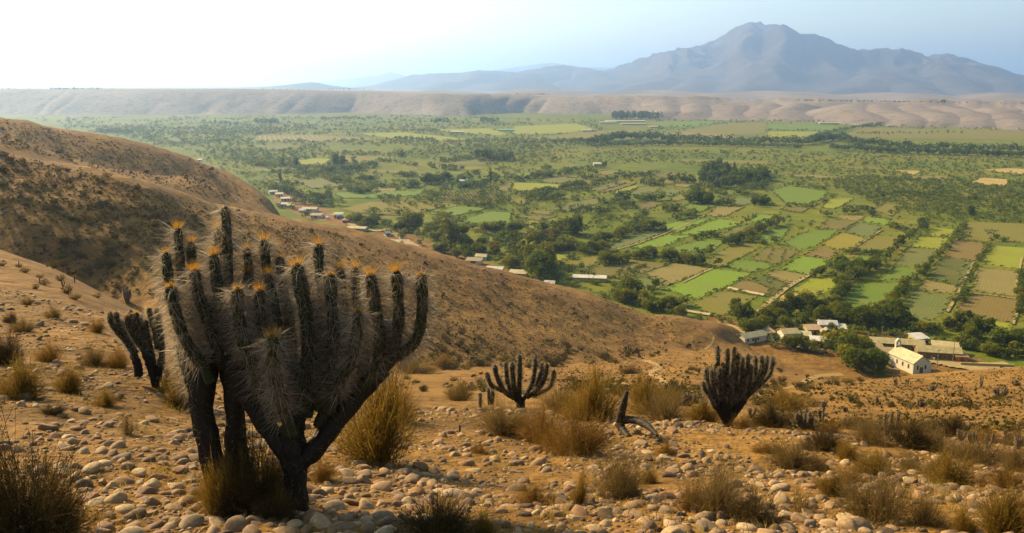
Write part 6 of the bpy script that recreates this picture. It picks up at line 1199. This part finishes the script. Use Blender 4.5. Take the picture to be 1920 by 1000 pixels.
ZONES = [  # polygon of pixels, count, size range in metres, label
 ([(640,440),(900,505),(1120,562),(1320,612),(1240,655),(1000,640),(800,600),(660,540)], 190, .5, 1.25, 'dark bush on the bare spur right of the largest cactus'),
 ([(760,600),(1000,640),(1240,655),(1150,676),(900,686),(760,690)], 130, .5, 1.5, 'dark bush low on the spur above the gully'),
 ([(900,680),(1100,672),(1250,655),(1330,640),(1320,652),(1150,684),(960,694),(800,694)], 60, .9, 2.0, 'brown bush crowding the gully bottom'),
 ([(1050,700),(1300,680),(1440,690),(1460,760),(1300,765),(1080,740)], 120, .35, .9, 'round bush on the trail crossed flank'),
 ([(1250,640),(1400,650),(1500,700),(1460,740),(1340,700)], 60, .5, 1.3, 'bush on the brown flank left of the village fan'),
 ([(0,285),(180,325),(430,395),(640,440),(640,520),(300,470),(0,370)], 190, .45, 1.3, 'small dark bush on the upper face of the left spur'),
 ([(0,370),(300,470),(330,560),(230,560),(100,500),(0,465)], 70, .6, 1.5, 'dark bush on the steep shaded face above the left gully'),
 ([(0,222),(200,262),(400,312),(500,380),(400,372),(200,318),(0,272)], 150, .5, 1.5, 'tiny bush dotting the distant left ridges'),
 ([(0,475),(150,525),(220,560),(150,560),(0,540)], 10, .3, .6, 'tiny bush on the small lit ridge at left'),
 ([(1480,735),(1700,705),(1920,686),(1920,770),(1700,770),(1480,765)], 90, .2, .55, 'small dry bush on the bare right slope below the village'),
 ([(1480,715),(1560,706),(1640,700),(1660,706),(1560,728),(1500,738)], 40, .4, .9, 'green low bush on the fan below the church'),
 ([(700,700),(900,700),(1050,720),(1000,750),(760,740)], 46, .2, .55, 'small bush on the slope just behind the cobbles')]
hb = []
for P_, n_, s0, s1, lab in ZONES:
    k = t = 0; us = [q[0] for q in P_]; vs = [q[1] for q in P_]
    while k < n_ and t < n_ * 20:
        t += 1; u, v = rr.uniform(min(us), max(us)), rr.uniform(min(vs), max(vs))
        if not inpoly(u, v, P_): continue
        p = hit(u, v)
        if not on_hill(p): continue
        s = (s0 + (s1 - s0) * rr.random() ** 1.8) * 1.45; hb.append((s / pxm(p), s, p, lab)); k += 1
hb.sort(key=lambda q: -q[0]); hb = [list(q) for q in hb]; seen = {}
for q in sorted(hb[:295], key=lambda q: q[2][0] / q[2][1]):
    seen[q[3]] = seen.get(q[3], 0) + 1; q.append(f'{q[3]}, {ORD[seen[q[3]] - 1]} from left')
for q, (pxs, s, p, grp, lab) in enumerate(hb[:295]):
    o = obj('slope_bush', SLOPE_ME[q % 5], None, label=lab, category='bush', group=grp); o.location = (p[0], p[1], p[2] - .06 * s); o.scale = (s * 1.15, s * 1.15, s * rr.uniform(.8, 1.15)); o.rotation_euler = (0, 0, rr.uniform(0, 6.28))
VV, VA, FF = [], [], []; off = 0
SM = varied('olive brown brush', [(0.0, (0.045, 0.034, 0.014)), (0.45, (0.085, 0.06, 0.024)), (0.8, (0.125, 0.09, 0.034)), (1.0, (0.105, 0.10, 0.03))], 'vary', 0.9, 0.15)
LB = [crown('shrub', 760 + q, 9, 0.27)[0] for q in range(4)]
more = [(q[1], q[2]) for q in hb[295:]]
for P_, n_, s0, s1 in (([(640,440),(1320,612),(1240,655),(760,690),(660,540)], 4200, .12, .42), ([(0,285),(430,395),(640,440),(640,520),(300,470),(0,370)], 3200, .12, .48), ([(0,222),(400,312),(500,385),(400,372),(0,272)], 1500, .2, .6), ([(900,690),(1440,640),(1460,760),(1080,740)], 1300, .1, .35), ([(1480,735),(1920,686),(1920,765),(1480,765)], 900, .08, .26), ([(1440,760),(1920,755),(1940,815),(1480,806)], 700, .05, .17), ([(0,370),(300,470),(230,560),(0,465)], 250, .2, .6)):
    k = 0
    while k < n_:
        u, v = rr.uniform(min(q[0] for q in P_), max(q[0] for q in P_)), rr.uniform(min(q[1] for q in P_), max(q[1] for q in P_))
        if not inpoly(u, v, P_): continue
        k += 1; p = hit(u, v)
        if on_hill(p): more.append((rr.uniform(s0, s1) * 1.45, p))
for s, p in more:
    V = LB[rr.randrange(4)]; a = rr.uniform(0, 6.28); ca, sa = math.cos(a), math.sin(a)
    VV.append(np.column_stack([(V[:, 0] * ca - V[:, 1] * sa) * s * 1.15 + p[0], (V[:, 0] * sa + V[:, 1] * ca) * s * 1.15 + p[1], V[:, 2] * s + p[2] - .05 * s])); VA.append(np.full(len(V), rr.random()))
VV = np.vstack(VV)
obj('slope_brush', mesh_np('slope_brush', VV, np.arange(len(VV)).reshape(-1, 4), attr=np.concatenate(VA)), SM, kind='stuff', label='sparse low brush speckling the bare hillsides', category='brush')

# ------------------------------------------------------------------ cobbles
def ico(sub):
    t = (1 + 5 ** .5) / 2; V = [(-1, t, 0), (1, t, 0), (-1, -t, 0), (1, -t, 0), (0, -1, t), (0, 1, t), (0, -1, -t), (0, 1, -t), (t, 0, -1), (t, 0, 1), (-t, 0, -1), (-t, 0, 1)]
    F = [(0, 11, 5), (0, 5, 1), (0, 1, 7), (0, 7, 10), (0, 10, 11), (1, 5, 9), (5, 11, 4), (11, 10, 2), (10, 7, 6), (7, 1, 8), (3, 9, 4), (3, 4, 2), (3, 2, 6), (3, 6, 8), (3, 8, 9), (4, 9, 5), (2, 4, 11), (6, 2, 10), (8, 6, 7), (9, 8, 1)]
    V = [np.array(v) / np.linalg.norm(v) for v in V]
    for _ in range(sub):
        c = {}; G = []
        def mid(a, b):
            k = (min(a, b), max(a, b))
            if k not in c: m = V[a] + V[b]; V.append(m / np.linalg.norm(m)); c[k] = len(V) - 1
            return c[k]
        for a, b, d in F: x, y, z = mid(a, b), mid(b, d), mid(d, a); G += [(a, x, z), (b, y, x), (d, z, y), (x, y, z)]
        F = G
    return np.array(V), np.array(F)
def stone(seed, sub):
    V, F = ico(sub); r = np.random.default_rng(seed); V = V.copy()
    for _ in range(8):                         # worn facets
        n = r.normal(size=3); n /= np.linalg.norm(n); d = V @ n; c = r.uniform(.42, .85); V -= np.outer(np.maximum(d - c, 0) * r.uniform(.55, .95), n)
    ax = np.array([1, r.uniform(.62, .95), r.uniform(.42, .72)]); V = V * ax
    V *= (1 + .09 * vnoise(V[:, 0] * 1.7 + seed, V[:, 1] * 1.7 + V[:, 2] * 2.1, seed))[:, None]
    return V, F
ST = [(0.0, (0.090, 0.053, 0.023)), (0.18, (0.223, 0.128, 0.049)), (0.36, (0.318, 0.190, 0.076)), (0.5, (0.159, 0.097, 0.042)), (0.64, (0.265, 0.138, 0.054)), (0.78, (0.201, 0.133, 0.063)), (0.9, (0.350, 0.218, 0.090)), (1.0, (0.424, 0.285, 0.126))]
STONE_O = varied('river cobble', ST, 'object', 0.85, 0, 0.45, 3.5, 0.2, False); STONE_V = varied('cobbles', ST, 'vary', 0.88, 0, 0.35, 22, 0.15, False)
def dens(u, v):                                # how thickly cobbles lie
    d = 0.75
    if 560 < u < 640 and 850 < v < 930: d = 0.35
    if 1150 < u < 1330 and v > 880: d *= 0.8
    if u > 1330 and v < 900: d *= 0.8
    if u > 1480 and v > 900: d *= 0.6
    if u < 320 and 780 < v < 860: d *= 0.75
    if u < 300 and v < 640: d *= 0.55
    if u < 160 and v > 850: d *= 0.4
    return d
cs = []
for _ in range(56000):
    y = math.exp(rr.uniform(math.log(3.9), math.log(27))) ; az = rr.uniform(-.7, .7)
    if y > 15 and az > -0.30 - 0.01 * (y - 15): continue
    x = az * y
    if rr.random() > min(1, y / 9) * 1.0 and y < 9 and rr.random() > 0.75: continue
    z = 0; u = 960 + F_PX * x / (y * cp) * 0.95
    cs.append((x, y))
cs = np.array(cs); zz = hill_z(cs[:, 0], cs[:, 1]); cam_d = cs[:, 1] * cp + (CZ - zz) * sp; uu = 960 + F_PX * cs[:, 0] / cam_d; vv_ = 500 - F_PX * ((zz - CZ) * cp + cs[:, 1] * sp) / cam_d
patch = fbm(cs[:, 0] / 0.9, cs[:, 1] / 1.3, 3, 55)
st = []
for (x, y), z, u, v, pn in zip(cs, zz, uu, vv_, patch):
    if rr.random() > dens(u, v) * (0.62 + 1.1 * pn): continue
    s = min(0.085, 0.0125 * math.exp(abs(rr.gauss(0, 0.85)))) * (1.0 if y < 14 else 1.25)
    st.append([s, x, y, z])
for u, v, wpx in [(848, 893, 40), (800, 916, 36), (848, 930, 62), (875, 872, 36), (1022, 885, 36), (1040, 905, 30), (1125, 945, 36), (1165, 962, 36), (1215, 992, 50), (940, 960, 34), (985, 968, 30), (990, 996, 24), (1470, 958, 40), (1365, 965, 62), (1290, 990, 40), (1550, 985, 36), (255, 858, 40), (310, 862, 34), (120, 840, 42), (150, 850, 40), (68, 805, 34), (335, 925, 44), (300, 980, 40), (210, 915, 36), (260, 935, 26), (640, 905, 32), (655, 935, 36), (615, 925, 40), (735, 885, 30), (690, 985, 46), (600, 985, 34), (1330, 884, 26), (1525, 858, 22), (1850, 870, 26), (100, 770, 40), (1700, 930, 40), (1830, 960, 30)]:
    p = hit(u, v); st.append([wpx * pxm(p) / 2 * .9, p[0], p[1], p[2]])
st.sort(key=lambda q: -q[0]); grid = {}; out = []
for s, x, y, z in st:
    gx, gy = int(x / .12), int(y / .12); ok = True
    for a in range(-2, 3):
        for b_ in range(-2, 3):
            for (s2, x2, y2) in grid.get((gx + a, gy + b_), ()):
                if (x - x2) ** 2 + (y - y2) ** 2 < ((s + s2) * .74) ** 2: ok = False; break
            if not ok: break
        if not ok: break
    if math.hypot(x - b0[0], y - b0[1]) < .12: ok = False
    if ok: grid.setdefault((gx, gy), []).append((s, x, y)); out.append((s / (y * cp + (CZ - z) * sp), s, x, y, z))
out.sort(key=lambda q: -q[0])
SME = []
for q in range(12):
    V, F = stone(300 + q, 2 if q % 5 < 3 else 1); SME.append(mesh_np('cobble', V, F, smooth=q % 5 < 3))
def where(x, y, z):
    d = y * cp + (CZ - z) * sp; u = 960 + F_PX * x / d; v = 500 - F_PX * ((z - CZ) * cp + y * sp) / d
    if u < 330: return 'left of the largest cactus' if v > 780 else 'far up the left slope'
    if u < 560: return 'in front of the largest cactus trunks'
    if u < 800: return 'just right of the largest cactus'
    if u < 1100: return 'in the middle foreground' if v > 880 else 'behind the middle foreground'
    if u < 1450: return 'between the twiggy bushes right of centre'
    return 'among the bushes in the right foreground'
seen = {}; lb = {}
for q in sorted(range(298), key=lambda q: out[q][2] / out[q][3]):
    ps, s, x, y, z = out[q]; sz = 'big' if s > .085 else ('middling' if s > .055 else 'small'); wh = where(x, y, z); k = (sz, wh); seen[k] = seen.get(k, 0) + 1; lb[q] = (sz, wh, f'{sz} smooth cobble {wh}, {ORD[seen[k] - 1]} of these from left')
for q, (ps, s, x, y, z) in enumerate(out[:298]):
    sz, wh, lab = lb[q]
    o = obj('cobble', SME[q % 12], STONE_O, label=lab, category='stone', group=f'{sz} cobbles {wh}')
    nrm = slope_n(x, y); e = nrm.to_track_quat('Z', 'Y').to_euler(); o.rotation_mode = 'XYZ'; o.rotation_euler = (e.x + rr.gauss(0, .18), e.y + rr.gauss(0, .18), rr.uniform(0, 6.28)); o.location = (x, y, z + s * rr.uniform(-.22, .16)); o.scale = (s * 1.08, s * 1.08, s)
LS = [stone(340 + q, 1) for q in range(10)]; LT = [stone(360 + q, 0) for q in range(10)]; SF = []; VV, FF, VA = [], [], []; off = 0
for q, (ps, s, x, y, z) in enumerate(out[298:]):
    V, F = (LS if q < 1200 else LT)[rr.randrange(10)]; SF.append(np.full(len(F), q % 5 < 3)); a = rr.uniform(0, 6.28); ca, sa = math.cos(a), math.sin(a); t = rr.gauss(0, .2)
    W_ = np.column_stack([V[:, 0] * ca - V[:, 1] * sa, V[:, 0] * sa + V[:, 1] * ca, V[:, 2] + t * V[:, 0]]) * s * 1.1 + (x, y, z + s * rr.uniform(-.22, .16))
    VV.append(W_); FF.append(F + off); off += len(V); VA.append(np.full(len(V), rr.random()))
obj('cobble_field', mesh_np('cobble_field', np.vstack(VV), np.vstack(FF), smooth=np.concatenate(SF), attr=np.concatenate(VA)), STONE_V, kind='stuff', label='countless smaller cobbles strewn over the foreground slope', category='cobbles')
# gravel and dry grass between the cobbles
r = np.random.default_rng(4); n = 14000; y = np.exp(r.uniform(math.log(3.9), math.log(24), n)); x = r.uniform(-.7, .7, n) * y; k = (y < 15) | (x / y < -.3); x, y = x[k], y[k]; z = hill_z(x, y); n = len(x)
T4 = np.array([(1, 1, 1), (1, -1, -1), (-1, 1, -1), (-1, -1, 1)]) * .6; s = .003 + .014 * r.random(n) ** 2.5
V = (z[:, None, None] * [0, 0, 1] + np.stack([x, y, 0 * x], -1)[:, None, :]) + (T4[None] * r.uniform(.6, 1.3, (n, 4, 3))) * s[:, None, None]
F = (np.arange(n)[:, None, None] * 4 + np.array([(0, 1, 2), (0, 3, 1), (0, 2, 3), (1, 3, 2)])[None]).reshape(-1, 3)
obj('gravel', mesh_np('gravel', V.reshape(-1, 3), F, smooth=True, attr=r.random(n).repeat(4)), STONE_V, kind='stuff', label='fine gravel between the cobbles', category='gravel')
GR = varied('dry grass', [(0.0, (0.16, 0.09, 0.03)), (0.5, (0.27, 0.17, 0.05)), (1.0, (0.36, 0.26, 0.09))], 'vary', 0.8, 0.35)
n = 1500; y = np.exp(r.uniform(math.log(4), math.log(26), n)); x = r.uniform(-.7, .7, n) * y; k = fbm(x / 1.1, y / 1.5, 2, 91) > 0.0; x, y = x[k], y[k]; n = len(x); z = hill_z(x, y); per = 16
b_ = np.column_stack([x, y, z]).repeat(per, 0) + r.normal(0, .035, (n * per, 3)) * [1, 1, 0]; d = r.normal(0, .45, (n * per, 3)); d[:, 2] = 1; d /= np.linalg.norm(d, axis=1)[:, None]
V, F = needles(b_, d, r.uniform(.03, .13, n * per), np.full(n * per, .0018), r, .15)
obj('dry_grass', mesh_np('dry_grass', V, F, attr=r.random(n).repeat(per * 5)), GR, kind='stuff', label='sparse dry yellow grass between the stones', category='grass')

# ------------------------------------------------------------------ the hazy air over the valley
hz, nt, b = new_mat('valley haze'); nt.nodes.remove(b)
pv = nt.nodes.new('ShaderNodeVolumePrincipled'); pv.inputs['Color'].default_value = (0.48, 0.695, 1.0, 1)
pv.inputs['Density'].default_value = 0.00009; pv.inputs['Anisotropy'].default_value = 0.66
pv.inputs['Density Attribute'].default_value = ''
nt.links.new(pv.outputs[0], nt.nodes['Material Output'].inputs['Volume'])
hz.cycles.homogeneous_volume = True
MB().box(-52000, 52000, -60, 52000, -30, 1000).build('haze', hz, kind='stuff', label='thin pale haze hanging over the whole valley', category='haze')
